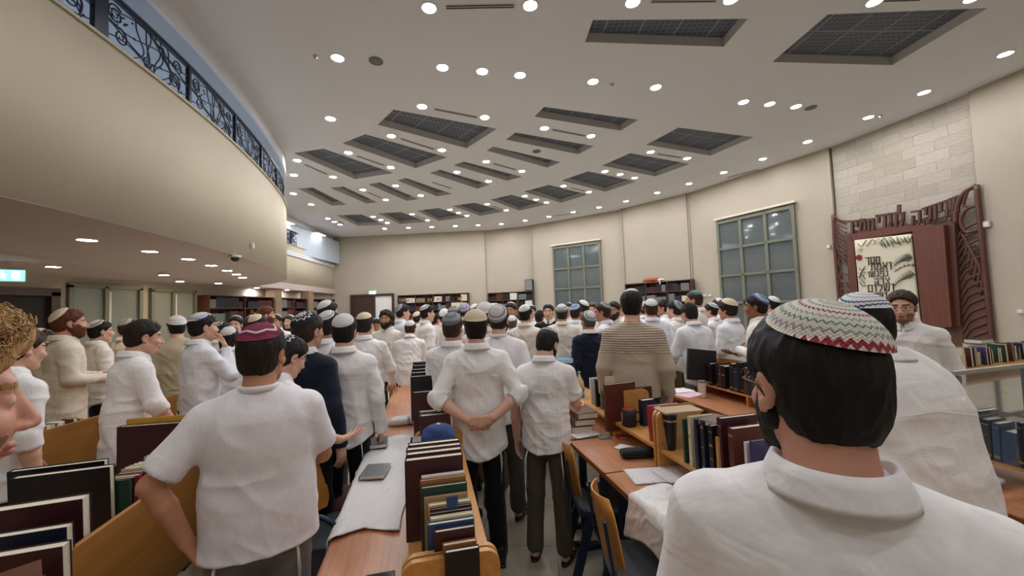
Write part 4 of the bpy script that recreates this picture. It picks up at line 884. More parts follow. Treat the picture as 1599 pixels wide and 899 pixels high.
# --- second rows, middle left. (label, px, top, depth, yaw, options)
ROW = [
 ('tall dark-haired man with upturned skullcap above the white shirts at left', 511, 468, 4.6, -60, dict(h_='dark', beard=.1)),
 ('man with neat dark hair and small skullcap facing right behind the navy suit', 514, 484, 3.5, -55, dict(kip='whiteblue')),
 ('red-haired bearded man facing right at the left of the crowd', 414, 478, 5.4, -85, dict(hc='red', beard=.4, skin='rosy', kip=None)),
 ('man with yellowish skullcap in front of the red-haired man', 402, 490, 4.7, -50, dict(kip='cream', hc='dark')),
 ('young man facing the camera between two white shirts at left', 368, 492, 5.0, 165, dict(kip='white')),
 ('young man with short dark hair facing the camera near the bookcases', 431, 490, 6.4, 160, dict(kip='white', hc='black')),
 ('man in navy hooded sweatshirt facing the crowd by the bookcases', 452, 491, 6.6, 150, dict(tm='hoodie', kip='white', hc='brown')),
 ('man with dark skullcap low behind the touching-chin man', 337, 508, 5.6, -80, dict(kip='black')),
 ('bearded man with long dark hair facing left of camera in the middle', 603, 484, 4.9, 160, dict(hair='long', hc='dark', beard=.4, kip=None, skin='tan')),
 ('man with blue-banded skullcap bowing behind the khaki-trousered man', 588, 496, 5.2, 175, dict(kip='blue', head=(0, .4, 0))),
 ('dark-haired man in profile facing right above the bent man', 628, 474, 4.8, -70, dict(kip='grey', kt=.9)),
 ('man with big white skullcap bending in the second row', 630, 490, 5.1, -60, dict(kip='white', kr=.095, lean=.2)),
 ('clean-shaven man in white shirt facing right near the middle', 666, 475, 4.6, -70, dict(kip='greyrim', kt=.5)),
 ('fair-faced man behind the clean-shaven man facing right', 683, 488, 5.4, -85, dict(kip='black', skin='rosy')),
 ('man with white skullcap and long dark hair in the centre left', 694, 482, 4.6, -20, dict(hair='full', kip='white', kr=.09, kt=.7)),
 ('man wearing a grey knitted skullcap in the centre', 709, 477, 4.3, -30, dict(kip='grey', kr=.10, kt=.4)),
 ('man wearing a lavender patterned skullcap', 725, 472, 4.6, -10, dict(kip='lavender', kr=.095, kt=.9)),
 ('man with plain white skullcap left of the large pale skullcap', 757, 471, 4.1, -15, dict(kip='white', kr=.10, kt=.5)),
 ('man facing the camera with raised white skullcap in the centre', 797, 471, 5.2, 165, dict(kip='white', skin='tan', beard=.1)),
 ('balding man with small white skullcap, back turned in the centre', 799, 491, 4.6, -5, dict(kip='white', hc='grey', hair='buzz', kt=.6)),
 ('man in white shirt with small white skullcap and dark nape', 820, 475, 4.4, -25, dict(kip='white', kt=.5)),
 ('man half hidden, dark hair facing away beside the black suit', 843, 484, 6.2, -50, dict(kip='black')),
 ('young man in open black suit jacket facing the camera', 856, 473, 5.4, 170, dict(top='jacket', tm='suit_black', kip='grey', kt=.2)),
 ('big man in white shirt with white striped skullcap, back turned', 877, 474, 3.9, -3, dict(kip='greyrim', kr=.10, kt=.5, fat=1.15, hem=.8)),
 ('grey-haired man in dark suit with pale skullcap', 918, 484, 4.0, 30, dict(top='jacket', tm='suit_navy', hc='grey', kip='greyrim', kr=.085, kt=.9, skin='tan')),
 ('man with light skullcap left of the grey-haired man', 899, 474, 5.0, -35, dict(kip='blue')),
 ('man with small white skullcap and short hair behind the dark suit', 909, 468, 6.4, 60, dict(kip='white')),
 ('man facing the camera far behind the dark suit', 925, 472, 7.0, 170, dict(kip='grey', skin='rosy')),
 ('ginger man with glasses in profile facing left', 941, 471, 4.9, 80, dict(hc='brown', skin='rosy', kip='grey', glasses='black')),
 ('smiling man with black beard beside the sweater', 958, 470, 5.4, 160, dict(beard=.6, hc='black', kip='black')),
 ('fair man beside the black-bearded smiling man', 971, 473, 5.9, 120, dict(hc='red', skin='rosy', kip=None)),
 ('man with white skullcap just right of the sweater', 1016, 466, 4.2, 10, dict(kip='white', kt=.5)),
 ('man in white shirt in profile facing left beyond the sweater', 1053, 468, 4.6, 62, dict(kip='grey', kt=1.0)),
 ('man half seen between two profiles right of the sweater', 1036, 467, 5.4, 80, dict(kip='black', tm='shirt_cool')),
 ('man leaning on the wooden desk rail with white sleeves', 1074, 472, 4.0, 40, dict(kip='black', arms=('lean', 'front'), lean=.15)),
 ('tall man with glasses and teal skullcap facing left', 1084, 453, 5.1, 80, dict(kip='teal', glasses='black', kt=.3)),
 ('man with glasses and hand raised to his face, facing left', 1110, 472, 5.2, 75, dict(kip='greyrim', arms=('face', 'down'), glasses='black')),
 ('man with cream skullcap and dark sidelocks facing left', 1136, 466, 4.2, 62, dict(kip='cream', kr=.09, kt=.4, hair='full')),
 ('dark-skinned man with blue skullcap partly behind the nearest head', 1180, 458, 4.2, 85, dict(kip='blue', kr=.09, kt=.7, skin='brown')),
 ('man with small skullcap behind the cream skullcap', 1122, 465, 6.4, 60, dict(kip='white')),
 ('man at the far right behind the nearest head', 1205, 462, 6.0, 60, dict(kip='white')),
 ('man standing before the white board at the far door', 646, 490, 10.0, 180, dict(kip='black')),
 ('man before the far bookcase, face just visible', 744, 480, 11.0, 175, dict(kip='black', skin='rosy')),
 ('man under the far corner, dark hair', 575, 489, 9.0, 170, dict(kip='black')),
 ('far man between heads near the left bookcases', 470, 494, 8.5, 170, dict(kip='white')),
 ('far man in the gap left of the navy suit', 392, 492, 7.5, 150, dict(kip='white', hc='brown')),
 ('far man in white shirt left of the red-haired man', 385, 497, 6.2, -40, dict(kip='black')),
 ('man behind the lavender skullcap facing right', 742, 474, 6.2, -70, dict(kip='white')),
 ('far man right of the striped skullcap', 888, 472, 8.0, 165, dict(kip='white')),
 ('man left of the sweater facing away', 1003, 470, 5.6, 40, dict(kip='white')),
 ('man in white shirt low in the second row at left of centre', 652, 486, 5.6, -40, dict(kip='cream')),
 ('man with black skullcap in the middle of the crowd', 770, 480, 6.0, -30, dict(kip='black')),
 ('far man in the middle beneath the wall speaker', 830, 476, 8.0, 175, dict(kip='white')),
]
ARMSET = [('down', 'down'), ('front', 'down'), ('crossed', 'front'), ('front', 'front')]
# keep standing people apart: slide them along their own line of sight
def planpos(px, d): return Vector(((px-799.5)/F*d, d))
fixed = FIXED; ds = [r[3] for r in ROW]
for it in range(150):
    for i, r in enumerate(ROW):
        p = planpos(r[1], ds[i]); mv = 0
        for q in fixed+[planpos(ROW[j][1], ds[j]) for j in range(len(ROW)) if j != i]:
            dd = p-q
            if dd.length < .54: mv += (.02 if dd.y >= 0 else -.02)*(1.3-dd.length)
        for fr_, u0_, u1_ in (((-.748, 1.27, 12.5), -1, 4.3), ((1.07, 0, 12.5), .5, 5.1), ((2.68, 0, 12.5), .6, 4.5), ((-1.894, -.17, 14.5), .3, 4.1), ((-4.14, .8, 2.5), .9, 4.4)):
            a_ = math.radians(fr_[2]); dx_, dy_ = p.x-fr_[0], p.y-fr_[1]; v_ = dx_*math.cos(a_)+dy_*math.sin(a_); u_ = -dx_*math.sin(a_)+dy_*math.cos(a_)
            if -.22 < v_ < .89 and u0_-.2 < u_ < u1_+.25: mv += .035
        ds[i] = min(r[3]*2.0, max(r[3]*.82, ds[i]+mv))
ROW = [(r[0], r[1], r[2], ds[i], r[4], r[5]) for i, r in enumerate(ROW)]
for i, (lab, px, py, d, yaw, o) in enumerate(ROW):
    o = dict(o); o['hc'] = o.pop('h_', o.get('hc', ('black', 'dark', 'dark', 'brown')[i % 4])); o.setdefault('arms', ARMSET[i % 4]); o.setdefault('lod', .010 if d < 4.8 else .012); o.setdefault('seed', i % 4); o.setdefault('tz', False)
    o.setdefault('pm', ('pants_black', 'pants_grey', 'pants_khaki')[i % 3]); o.setdefault('skin', ('fair', 'tan', 'fair', 'rosy')[i % 4]); o.setdefault('tm', ('shirt_white', 'shirt_cool', 'shirt_warm')[i % 3]); o.setdefault('hem', .80)
    P_(lab, px, py, d, yaw, **o)
# ------------------------------------------------------------------ furniture and things on it
BC = {'maroon': '3e1a20', 'black': '16161a', 'navy': '1a2438', 'blue': '2d4a74', 'green': '1f4236', 'brown': '55301f', 'cream': 'd8cfae', 'white': 'dcdad4', 'red': 'a8262c', 'kraft': 'a98a5e', 'grey': '6f7474', 'tan': '9c6a3c', 'yellow': 'c99a35', 'teal': '2c6f70', 'brick': '5b2a1c', 'purple': '3b3560', 'orange': 'b05f2e', 'lightgreen': '6fa860', 'sky': '3b87b8'}
for k_, v in BC.items(): M['b_'+k_] = mat('cover_'+k_, v, .45, noise_s=20, amt=.06)
M['pages'] = mat('page_block', 'e2d9c2', .9, noise_s=120, amt=.05, stretch=(1, 1, 1)); M['gold'] = mat('gilt_print', 'b89a54', .4, .4); M['paper'] = mat('white_paper', 'e4e3e0', .8, noise_s=4, amt=.03)
M['print'] = mat('grey_print', '8b8b90', .8)
def book(label, cov, t, w, h, loc, rz=0, rx=0, ry=0, group=None, bands=0, cat='book', ribs=0):
    """stands upright: thickness y, width x (spine at -x), height z from 0"""
    e = 'book' if cat == 'book' else cat; mb = MB(); b = max(.0018, t*.07)
    mb.box((0, -t/2+b/2, h/2), (w, b, h), bev=.0006); mb.box((0, t/2-b/2, h/2), (w, b, h), bev=.0006); mb.box((-w/2+b/2, 0, h/2), (b*1.3, t, h), bev=.0006)
    for i in range(ribs): mb.box((-w/2-.001, 0, h*(.15+.7*i/max(1, ribs-1))), (.003, t*.96, .006))
    for i in range(bands):
        z = h*(.12+.76*i/max(1, bands-1)) if bands > 1 else h*.6; mb.box((-w/2-.0006, 0, z), (.0012, t*.8, .004 if i % 2 else .012), mi=1)
    o = mb.build(e, [M['b_'+cov], M['gold']]); o.location = loc; o.rotation_euler = Euler((rx, ry, rz))
    MB().box((b*.5, 0, h/2), (w-2.5*b-.003, t-2*b, h-.008)).build('pages', M['pages'], o)
    tag(o, label, cat, group); return o
def flat_book(label, cov, t, w, h, loc, rz=0, group=None, bands=0, cat='book', ribs=0):
    o = book(label, cov, t, w, h, (0, 0, 0), group=group, bands=bands, cat=cat, ribs=ribs); o.matrix_world = Matrix.Translation(loc) @ Matrix.Rotation(rz, 4, 'Z') @ Matrix.Translation((0, h/2, t/2)) @ Matrix.Rotation(PI/2, 4, 'X'); return o
TH = math.radians(12.5)
class Frame:
    def __init__(s, x, y, ang): s.o = Vector((x, y)); s.a = ang; s.u = Vector((-math.sin(ang), math.cos(ang))); s.v = Vector((math.cos(ang), math.sin(ang)))
    def p(s, v, u, z=0): q = s.o+s.v*v+s.u*u; return Vector((q.x, q.y, z))
    def inv(s, w): d = Vector((w[0], w[1]))-s.o; return d.dot(s.v), d.dot(s.u)
def desk(fr, u0, L, W=.67, hut=.31, sz=.865, label='', group='long study desks', panel=False, ends=(1, 1), div=(), ph=1.0, pb=.5, eh=.97, legs=True):
    p = fr.p(0, u0); e = empty('study_desk', (p.x, p.y, 0), fr.a); tag(e, label, 'desk', group)
    mb = MB(); mb.box((W/2, L/2, .737), (W-.012, L-.006, .025)); mb.build('tabletop', M['desk'], e)
    mb = MB(); mb.box((.004, L/2, .735), (.014, L-.004, .034), bev=.004); mb.build('edge_strip', M['desk_edge'], e)
    x0 = W-hut
    mb = MB(); mb.box((x0+hut/2, L/2, sz-.011), (hut-.004, L-.05, .022), bev=.003); mb.build('shelf_board', M['beech'], e)
    for k, y in enumerate((.014, L-.014)):
        if not ends[k]: continue
        mb = MB(); r = .05; z0, z1 = .75, eh; pts = [(x0-.01, z0), (W+.01, z0), (W+.01, z1-r)]+[(W+.01-r+r*math.cos(a), z1-r+r*math.sin(a)) for a in [PI/2*i/6 for i in range(7)]]+[(x0-.01+r+r*math.cos(a), z1-r+r*math.sin(a)) for a in [PI/2+PI/2*i/6 for i in range(7)]]
        mb.prism([(x, y-.011, z) for x, z in pts], (0, .022, 0)); mb.build('end_panel', M['beech'], e)
    for y in div: MB().box((x0+hut/2, y, (.75+eh)/2), (hut, .018, eh-.75), bev=.004).build('divider', M['beech'], e)
    if panel: MB().box((W+.012, L/2, (pb+ph)/2), (.02, L-.004, ph-pb), bev=.004).build('back_panel', M['panel'], e)
    if legs:
        for y in (.12, L-.12):
            mb = MB(); mb.box((.05, y, .36), (.05, .03, .70)); mb.box((W-.05, y, .36), (.05, .03, .70)); mb.box((W/2, y, .705), (W-.06, .03, .035)); mb.box((W/2, y, .02), (W-.02, .04, .035), bev=.006); mb.build('leg_frame', M['navy_metal'], e)
        MB().box((W/2, L/2, .12), (.03, L-.26, .04)).build('foot_rail', M['navy_metal'], e)
    return e
FC = Frame(-.748, 1.27, TH)
desk(FC, -1.0, .985, label='near end of the middle desk row with rounded wooden shelf ends at the bottom edge')
desk(FC, -.01, 1.37, label='middle desk with the row of small books and four tall maroon folios on its shelf')
desk(FC, 1.365, 1.0, label='middle desk carrying the rolled shawl and grey book, between two shelf ends')
desk(FC, 2.37, 1.85, label='far end of the middle desk row with bare pinkish top', div=(1.2,))
FR = Frame(1.09, 0.0, TH)   # left edge line of right row
FR.o = Vector((.68+.222*1.76, 0))
desk(FR, .55, 1.95, label='right desk under the crumpled white shawl, navy and maroon books on its shelf', div=(1.42,), eh=1.10, hut=.30)
desk(FR, 2.51, .60, label='right desk section with black mug and red folder on the shelf', eh=1.10, hut=.30)
desk(FR, 3.15, 1.9, label='farther right desk with stacked volumes and water bottle', eh=1.08, hut=.30)
F2 = Frame(2.68, 0, TH)
desk(F2, .6, 1.9, label='desk of the second right row beside the broad man, near end', eh=1.08, hut=.30)
desk(F2, 2.6, 1.9, label='desk of the second right row with white tumbler and crumpled sheets', eh=1.12, hut=.30, div=(1.2,), panel=True, ph=1.12, pb=.6)
FL = Frame(-1.58+.235*1.28-.69, 0, math.radians(14.5)); FL.o = Vector((-1.245-.67*.968, -.17))
def fit_line(fr, W, pts):   # keep the stated frame; helper only used while placing
    return [fr.inv(p) for p in pts]
desk(FL, .35, 2.35, label='left desk whose honey wooden back panel runs along the bottom left corner', panel=True, ph=1.0, pb=.5, eh=.98, sz=.84)
desk(FL, 2.75, .9, label='left desk farther along behind the white polo shirt', panel=True, ph=1.0, pb=.5, eh=.98, sz=.84)
FL2 = Frame(-3.47-.50, .8, math.radians(2.5))
desk(FL2, 1.0, 2.35, W=.50, label='farther left desk with wooden back panel behind the bareheaded young man', panel=True, ph=1.0, pb=.6, eh=.97, sz=.84)
# ---- books on the middle shelf, near to far; v measured across the desk
def cbook(px0, px1, y, top, cov, lab, t=.022, base=.866, fr=FC, cat='book', bands=0, lean=0, grp='small books on the middle shelf'):
    """px0..px1: photo columns of the book's two upper corners; y: its distance; top: photo row of its upper edge"""
    a = aty(px0, top, y); b = aty(px1, top, y+.216/.976*(px1-px0)/607*y); w = (Vector((b.x, b.y))-Vector((a.x, a.y))).length; h = max(.08, (a.z+b.z)/2-base); c = (a+b)/2
    return book(lab, cov, t, w, h, (c.x, c.y, base), fr.a, lean, group=grp, cat=cat, bands=bands)
g = 'small books on the middle shelf'
for y, x0, x1, top, cov, t, lab in [
 (1.325, 694, 748, 856, 'black', .020, 'small white-edged black book, nearest on the middle shelf'), (1.352, 691, 744, 845, 'tan', .020, 'small brown book second from the near end of the middle shelf'), (1.378, 678, 741, 824, 'maroon', .020, 'maroon book standing third from the near end of the middle shelf'),
 (1.403, 667, 740, 812, 'blue', .022, 'slate blue book behind the small maroon one on the middle shelf'), (1.428, 672, 738, 803, 'cream', .018, 'grey-beige paperback just behind the slate blue book'), (1.450, 671, 737, 796, 'maroon', .014, 'thin maroon book in front of its twin on the middle shelf'),
 (1.468, 671, 736, 790, 'maroon', .014, 'thin maroon book behind its twin on the middle shelf'), (1.490, 669, 735, 783, 'cream', .020, 'cream paperback holding up the small blue booklet'), (1.512, 662, 729, 772, 'kraft', .014, 'brown and white softcover before the green book'),
 (1.532, 657, 729, 756, 'green', .020, 'dark green hardback on the middle shelf'), (1.556, 656, 727, 745, 'tan', .016, 'ochre-edged book behind the dark green one'), (1.577, 658, 725, 739, 'white', .018, 'white-topped book directly before the tall folios')]:
    cbook(x0, x1, y, top, cov, lab, t)
b0 = aty(706, 785, 1.48); book('small blue passport-like booklet sticking up from the cream paperback', 'blue', .006, .042, .075, (b0.x, b0.y, 1.03), FC.a+.05, .05, 0, None, 1, 'booklet')
for k, (y, top, x0, x1) in enumerate([(1.625, 712, 632, 722), (1.668, 703, 634, 720), (1.712, 696, 634, 719), (1.755, 689, 637, 717)]):
    cbook(x0, x1, y, top, 'maroon', ['front folio of four tall maroon volumes, its whole cover showing', 'second of the four tall maroon folios', 'third of the four tall maroon folios', 'rearmost of the four tall maroon folios'][k], .038, grp='tall maroon folios on the middle shelf')
p = FC.p(.52, .80, .866); flat_book('thick black volume lying under the blue cap', 'black', .12, .20, .24, p-Vector((.05, .1, 0)), FC.a, None)
p2 = p-Vector((.05, .1, 0))+Vector((0, 0, .121)); flat_book('black volume, upper of two under the blue cap', 'black', .12, .19, .23, p2, FC.a, None)
# blue cloth cap
def cap_thing(loc, rz):
    S = SDF(); S.cone((0, 0, 0), (0, 0, .05), .085, .075, .03, S=(1, 1, 1)); S.box((0, 0, .03), (.085, .085, .04), None, .02, False, .03); S.plane((0, 0, -1), 0, .003); S.plane((0, 0, 1), .098, .03)
    P, Q = S.mesh(.005); N_ = vnormals(P, Q); P = P+N_*(.002*fbm(P*30, 2))[:, None]; me = to_mesh('cap', P, Q); me.materials.append(mat('blue_felt', '2c3f70', .9, bump=.2, bs=80)); o = link_obj('cap', me, None, None, loc, (0, 0, rz))
    MB().lathe([(.012, .098), (.010, .103), (.004, .105)], n=12).build('button', M['pages'], o); tag(o, 'round blue cloth cap resting on dark books on the middle shelf', 'cap'); return o
c0 = aty(685, 690, 2.03); cap_thing((c0.x, c0.y, .866+.243), FC.a)
cbook(656, 703, 2.62, 646, 'maroon', 'maroon volume with green-streaked top between the shelf ends', .05, grp='middle shelf volumes'); cbook(655, 702, 2.68, 640, 'grey', 'grey-topped binder behind the maroon volume between the shelf ends', .04, grp='middle shelf volumes')
cbook(645, 697, 2.88, 610, 'maroon', 'big maroon folio standing alone before the black binders', .035, grp='middle shelf volumes')
for k, (y, top, cov) in enumerate([(3.35, 586, 'black'), (3.42, 580, 'navy'), (3.49, 575, 'black'), (3.56, 569, 'black'), (3.64, 564, 'black')]):
    cbook(641+k, 684+k*.5, y, top, cov, ['front black binder of the dark group at the middle of the desk row', 'navy binder with blue-white pages in the dark group', 'third of the dark group of binders', 'fourth of the dark group, tall and black', 'rearmost of the dark group of binders'][k], .05, grp='black binders on the middle shelf')
for k in range(9):
    y = 3.9+k*.07; q = FC.p(.52, (y-1.27)/.976, .866); book('dark book standing in the far part of the middle shelf', ('black', 'navy', 'maroon')[k % 3], .045, .19, .27, q, FC.a, 0, 0, 'far books on the middle shelf')
# ---- things on the middle desk top
def cloth_mesh_obj(name, fr, v0, v1, u0, u1, edge_v, z=.752, nv=46, nu=80, drop=.0, mt=None, seed=3, amp=.012, jag=0, ang=0, skew=0, hi=None):
    """cloth lying on a desk; parts beyond edge_v (towards -v) hang down"""
    b = bmesh.new(); rows = []
    vv, uu = np.meshgrid(np.linspace(0, 1, nv), np.linspace(0, 1, nu), indexing='ij'); P = np.stack([vv.ravel()*4, uu.ravel()*8, vv.ravel()*0], 1)
    w = (.6*fbm(P*1.1, seed)+.8*np.clip(ridge(P*[1.0, .8, 1]+.6*np.stack([vnoise(P*.8, 1), vnoise(P*.9, 2), 0*P[:, 0]], 1), seed+1), 0, 1)**2).reshape(nv, nu)
    for i in range(nv):
        r = []
        for j in range(nu):
            fi, fj = i/(nv-1), j/(nu-1); v = v0+(v1-v0)*fi+skew*(fj-.5)+.02*math.sin(fj*9+seed); u = u0+(u1-u0)*fj+.03*math.sin(fi*7+seed)
            if jag and fj < .02: u += .006*((i % 2)*2-1)
            if jag and i == 0: v += .006*((j % 2)*2-1)
            zz = z+max(0, amp*(.9+w[i, j]))
            if hi: zz += hi(fi, fj)
            d = edge_v-v
            if d > 0: zz = z+amp*.6-(d if d > .01 else d*d*50)+.0*d; vv_ = edge_v-.012-.010*w[i, j]-.02*d; v = vv_
            q = fr.p(v, u, zz); r.append(b.verts.new(q))
        rows.append(r)
    for i in range(nv-1):
        for j in range(nu-1): f = b.faces.new((rows[i][j], rows[i+1][j], rows[i+1][j+1], rows[i][j+1])); f.smooth = True
    me = bpy.data.meshes.new(name); b.to_mesh(me); b.free(); o = link_obj(name, me, mt); md = o.modifiers.new('thickness', 'SOLIDIFY'); md.thickness = .003; md.offset = 1; return o
M['tallit'] = cloth('woven_wool_white', 'e6e5e3', .3, 60)
o = cloth_mesh_obj('prayer_shawl', FC, -.04, .345, .60, 2.0, .0, mt=M['tallit'], amp=.009, skew=.05, seed=4); tag(o, 'white woven prayer shawl spread flat on the middle desk', 'shawl')
def on(px, py, z): return atz(px, py, z)
q = on(594, 729, .775); flat_book('thin grey hardback lying on the white shawl', 'grey', .022, .15, .19, q-Vector((.0, .09, 0)), FC.a-.15)
q = on(595, 687, .775); flat_book('dark blue book with gilt title lying on the shawl', 'navy', .03, .16, .19, q-Vector((.0, .10, 0)), FC.a+.05, None, 0)
def rolled(loc, rz, r, L, lab, fr=True):
    mb = MB(); pts = [(math.cos(a)*(r*(.35+.65*a/(5.5*PI))), math.sin(a)*(r*(.35+.65*a/(5.5*PI)))) for a in [5.5*PI*i/70 for i in range(71)]]
    mb.strip([[(x, p[0], p[1]+r) for p in pts] for x in [L*k/8 for k in range(9)]]); o = mb.build('rolled_shawl', M['tallit'], None, loc, (0, 0, rz)); md = o.modifiers.new('thickness', 'SOLIDIFY'); md.thickness = .003
    for x in (.75, .82): MB().tube([(L*x, (r+.003)*math.cos(a), r+(r+.003)*math.sin(a)) for a in [2*PI*i/16 for i in range(16)]], .003, 5, closed=True).build('grey_stripe', M['b_grey'], o)
    if fr:
        for k in range(14):
            a = 2*PI*k/14; rnd = random.random; MB().tube([(0, r*.7*math.cos(a), r+r*.7*math.sin(a)), (-.03-rnd()*.02, r*math.cos(a)*1.1+rnd()*.02, max(.004, r+r*math.sin(a)*.6)), (-.07-rnd()*.03, r*math.cos(a)*1.6+rnd()*.03-.01, .006+rnd()*.01)], .003, 5).build('tassel', M['tz'], o)
    tag(o, lab, 'rolled shawl', 'rolled shawls on the middle desk')
q = on(612, 664, .76); rolled((q.x-.0, q.y, .752), FC.a+.02, .036, .19, 'nearer of two rolled white shawls with tasselled ends'); rolled((q.x+.0, q.y+.085, .752), FC.a+.02, .034, .19, 'farther of two rolled white shawls, behind the tassels')
q = on(600, 896, .76); o = MB().box((0, 0, .006), (.11, .16, .012), bev=.003).build('tablet_case', M['black'], None, (q.x, q.y-.07, .751), (0, 0, FC.a)); MB().box((0, 0, .0122), (.095, .145, .001)).build('screen', mat('dark_screen', '0c0f14', .1), o); tag(o, 'black tablet lying at the bottom edge of the middle desk', 'tablet')
for k, x in enumerate((742, 768)):
    q = aty(x, 884, 1.17); o = MB().box((0, 0, .045), (.062, .10, .09), bev=.004).build('paper_pack', M['b_grey'], None, (q.x, q.y, .866), (0, 0, FC.a)); MB().box((0, 0, .091), (.05, .09, .002)).build('label_sheet', mat('pale_wrap%d' % k, 'a9adae', .5), o); tag(o, ('left' if k == 0 else 'right')+' one of two grey wrapped packs at the very bottom of the middle shelf', 'pack', 'grey packs')
# ---- right desk
def lathe_thing(name, prof, m, loc, lab, cat): o = MB().lathe(prof, n=28).build(name, m, None, loc); tag(o, lab, cat); return o
def rb(px, y, top, cov, t, w, lab, base=.866, rot=0, lean=0, bands=0, ribs=0, grp='books on the right shelf', cat='book', turn=True):
    """book with its spine facing the desk front; px: photo column of the spine centre"""
    a = aty(px, top, y); h = max(.1, a.z-base); fr = FR; c = Vector((a.x, a.y))+fr.v*(w/2); return book(lab, cov, t, w, h, (c.x, c.y, base), fr.a+rot, lean, 0, grp, bands, cat, ribs)
SH = FR.p(.38, 0)[0]
def yat(px, v=.385, fr=FR):      # distance at which the shelf-front line of a desk row crosses a photo column
    k = (px-799.5)/F; o = fr.o+fr.v*v; d = ray(px, 640); kx = d.x/d.y; return (kx*o.y-o.x)/(fr.u.x-kx*fr.u.y)*fr.u.y+o.y
for px, top, cov, t, w, lab, bd, rbs in [(1066, 655, 'green', .016, .15, 'thin green-backed book beside the black travel cup', 0, 0), (1075, 650, 'cream', .022, .17, 'white-spined book between the green and the navy ones', 1, 0), (1085, 654, 'navy', .022, .17, 'plain navy book, left one of the navy pair', 0, 0),
  (1095, 657, 'navy', .024, .17, 'navy book with white spine lettering, right of its plain twin', 3, 0), (1108, 664, 'black', .028, .17, 'black book with ornate grey spine', 4, 0), (1122, 652, 'maroon', .030, .22, 'tall maroon folio with red speckled spine on the right shelf', 2, 0), (1140, 668, 'brick', .034, .20, 'thick brown leather volume with raised ribs and gilt bands', 3, 5),
  (1163, 690, 'white', .014, .2, 'white folder standing behind the leather volume near the head', 0, 0), (1172, 688, 'purple', .016, .2, 'purple-edged booklet beside the near head', 0, 0)]:
    rb(px, yat(px)+.0, top, cov, t, w, lab, bands=bd, ribs=rbs)
q = aty(1101, 656, yat(1098)+.03); flat_book('dark brown book lying flat on top of the navy books', 'brown', .026, .13, .17, Vector((q.x+.07, q.y, 1.125)), FR.a-PI/2+.35)
q = aty(1060, 650, yat(1062)+.03); flat_book('manila folder lying over the cup and books', 'kraft', .008, .13, .24, Vector((q.x-.01, q.y-.02, 1.155)), FR.a-PI/2-.05, cat='folder')
o = lathe_thing('travel_cup', [(.026, 0), (.030, .004), (.040, .13), (.041, .15), (.043, .152), (.044, .172), (.040, .178), (.012, .18)], M['black'], (0, 0, 0), 'black travel cup with lid on the right shelf', 'cup'); q = aty(1048, 700, yat(1046, .44)); o.location = (q.x, q.y, .866); o.scale = (1, 1, 1.25)
MB().lathe([(.0415, .140), (.0425, .142), (.0425, .146), (.0415, .148)], n=28).build('metal_ring', M['chrome'], o)
for px, top, cov, t, lab, ln in [(1014, 634, 'red', .034, 'red folder leaning on the right shelf', -.1), (1026, 636, 'white', .022, 'white folder leaning behind the red one', -.1), (1036, 634, 'kraft', .020, 'brown envelope folder leaning beside the divider', -.1)]:
    rb(px, yat(px)+.02, top, cov, t, .24, lab, lean=ln, cat='folder', grp='folders on the right shelf')
q = aty(992, 672, yat(985, .45)); o = MB().lathe([(.036, 0), (.041, .004), (.041, .094), (.038, .095), (.037, .012), (.01, .01)], n=28).build('mug', M['black'], None, (q.x, q.y, .866)); MB().lathe([(.0375, .094), (.0375, .05), (.001, .049)], n=28).build('red_lining', M['b_red'], o)
MB().tube([(.040, 0, .075), (.062, 0, .07), (.066, 0, .045), (.058, 0, .022), (.040, 0, .018)], .005, 8).build('handle', M['black'], o); MB().box((-.0415, -.0, .05), (.001, .012, .05)).build('white_lettering', M['paper'], o); o.scale = (1.3, 1.3, 1.35); o.location = FR.p(.43, FR.inv((q.x, q.y))[1], .866); tag(o, 'black mug with red inside on the right shelf', 'mug')
q = aty(1001, 613, yat(990, .50)+.16); book('maroon hardback standing behind the black mug', 'maroon', .03, .18, .24, (q.x, q.y, .866), FR.a)
q = aty(1012, 628, yat(1004, .53)); book('dark blue box-like book between mug and red folder', 'navy', .05, .12, .19, (q.x, q.y+.02, .866), FR.a+.1)
q = aty(957, 590, yat(950, .3)+.42)
for px, top, cov, t, w, lab in [(921, 590, 'white', .03, .16, 'white binder standing beside the water bottle'), (929, 592, 'black', .03, .16, 'black book right of the white binder'), (937, 594, 'grey', .02, .15, 'grey-white notebooks standing near the brown folder'), (945, 588, 'cream', .025, .17, 'cream-edged volume touching the big brown folder')]:
    rb(px, yat(px, .42)+.0, top, cov, t, w, lab, grp='books on the farther right shelf')
q = aty(966, 583, 3.12); book('large brown-red folder standing upright behind the shelf end', 'brick', .035, .27, .36, (q.x, q.y, .80), FR.a+.10, cat='folder')
for k, (px, py, z) in enumerate([(908, 655, .752), (908, 640, .806), (910, 632, .86)]):
    q = on(px, 668, .752) if k == 0 else q; flat_book(['bottom one of the lying dark volumes on the farther right desk', 'middle one of the lying dark volumes', 'top one of the lying dark volumes beside the bowed man'][k], ('brick', 'maroon', 'brown')[k], .05, .18, .25, Vector((q.x-.03+.02*k, q.y, z)), FR.a+.05*k-.1, 'lying dark volumes', 3)
q = aty(905, 600, 3.95); M['water'] = mat('clear_plastic', 'cfe0ea', .08); M['water'].node_tree.nodes['Principled BSDF'].inputs['Transmission Weight'].default_value = .975
o = MB().lathe([(.044, 0), (.046, .01), (.046, .09), (.043, .10), (.046, .11), (.046, .20), (.040, .225), (.022, .265), (.014, .285), (.014, .30)], n=24).build('water_bottle', M['water'], None, (q.x, q.y, .80)); MB().lathe([(.0155, .297), (.0155, .315), (.013, .318)], n=16).build('cap', M['b_lightgreen'], o)
MB().lathe([(.0468, .05), (.0468, .11)], n=24).build('blue_label', M['b_sky'], o); tag(o, 'clear plastic water bottle with blue label on the right desk row', 'bottle')
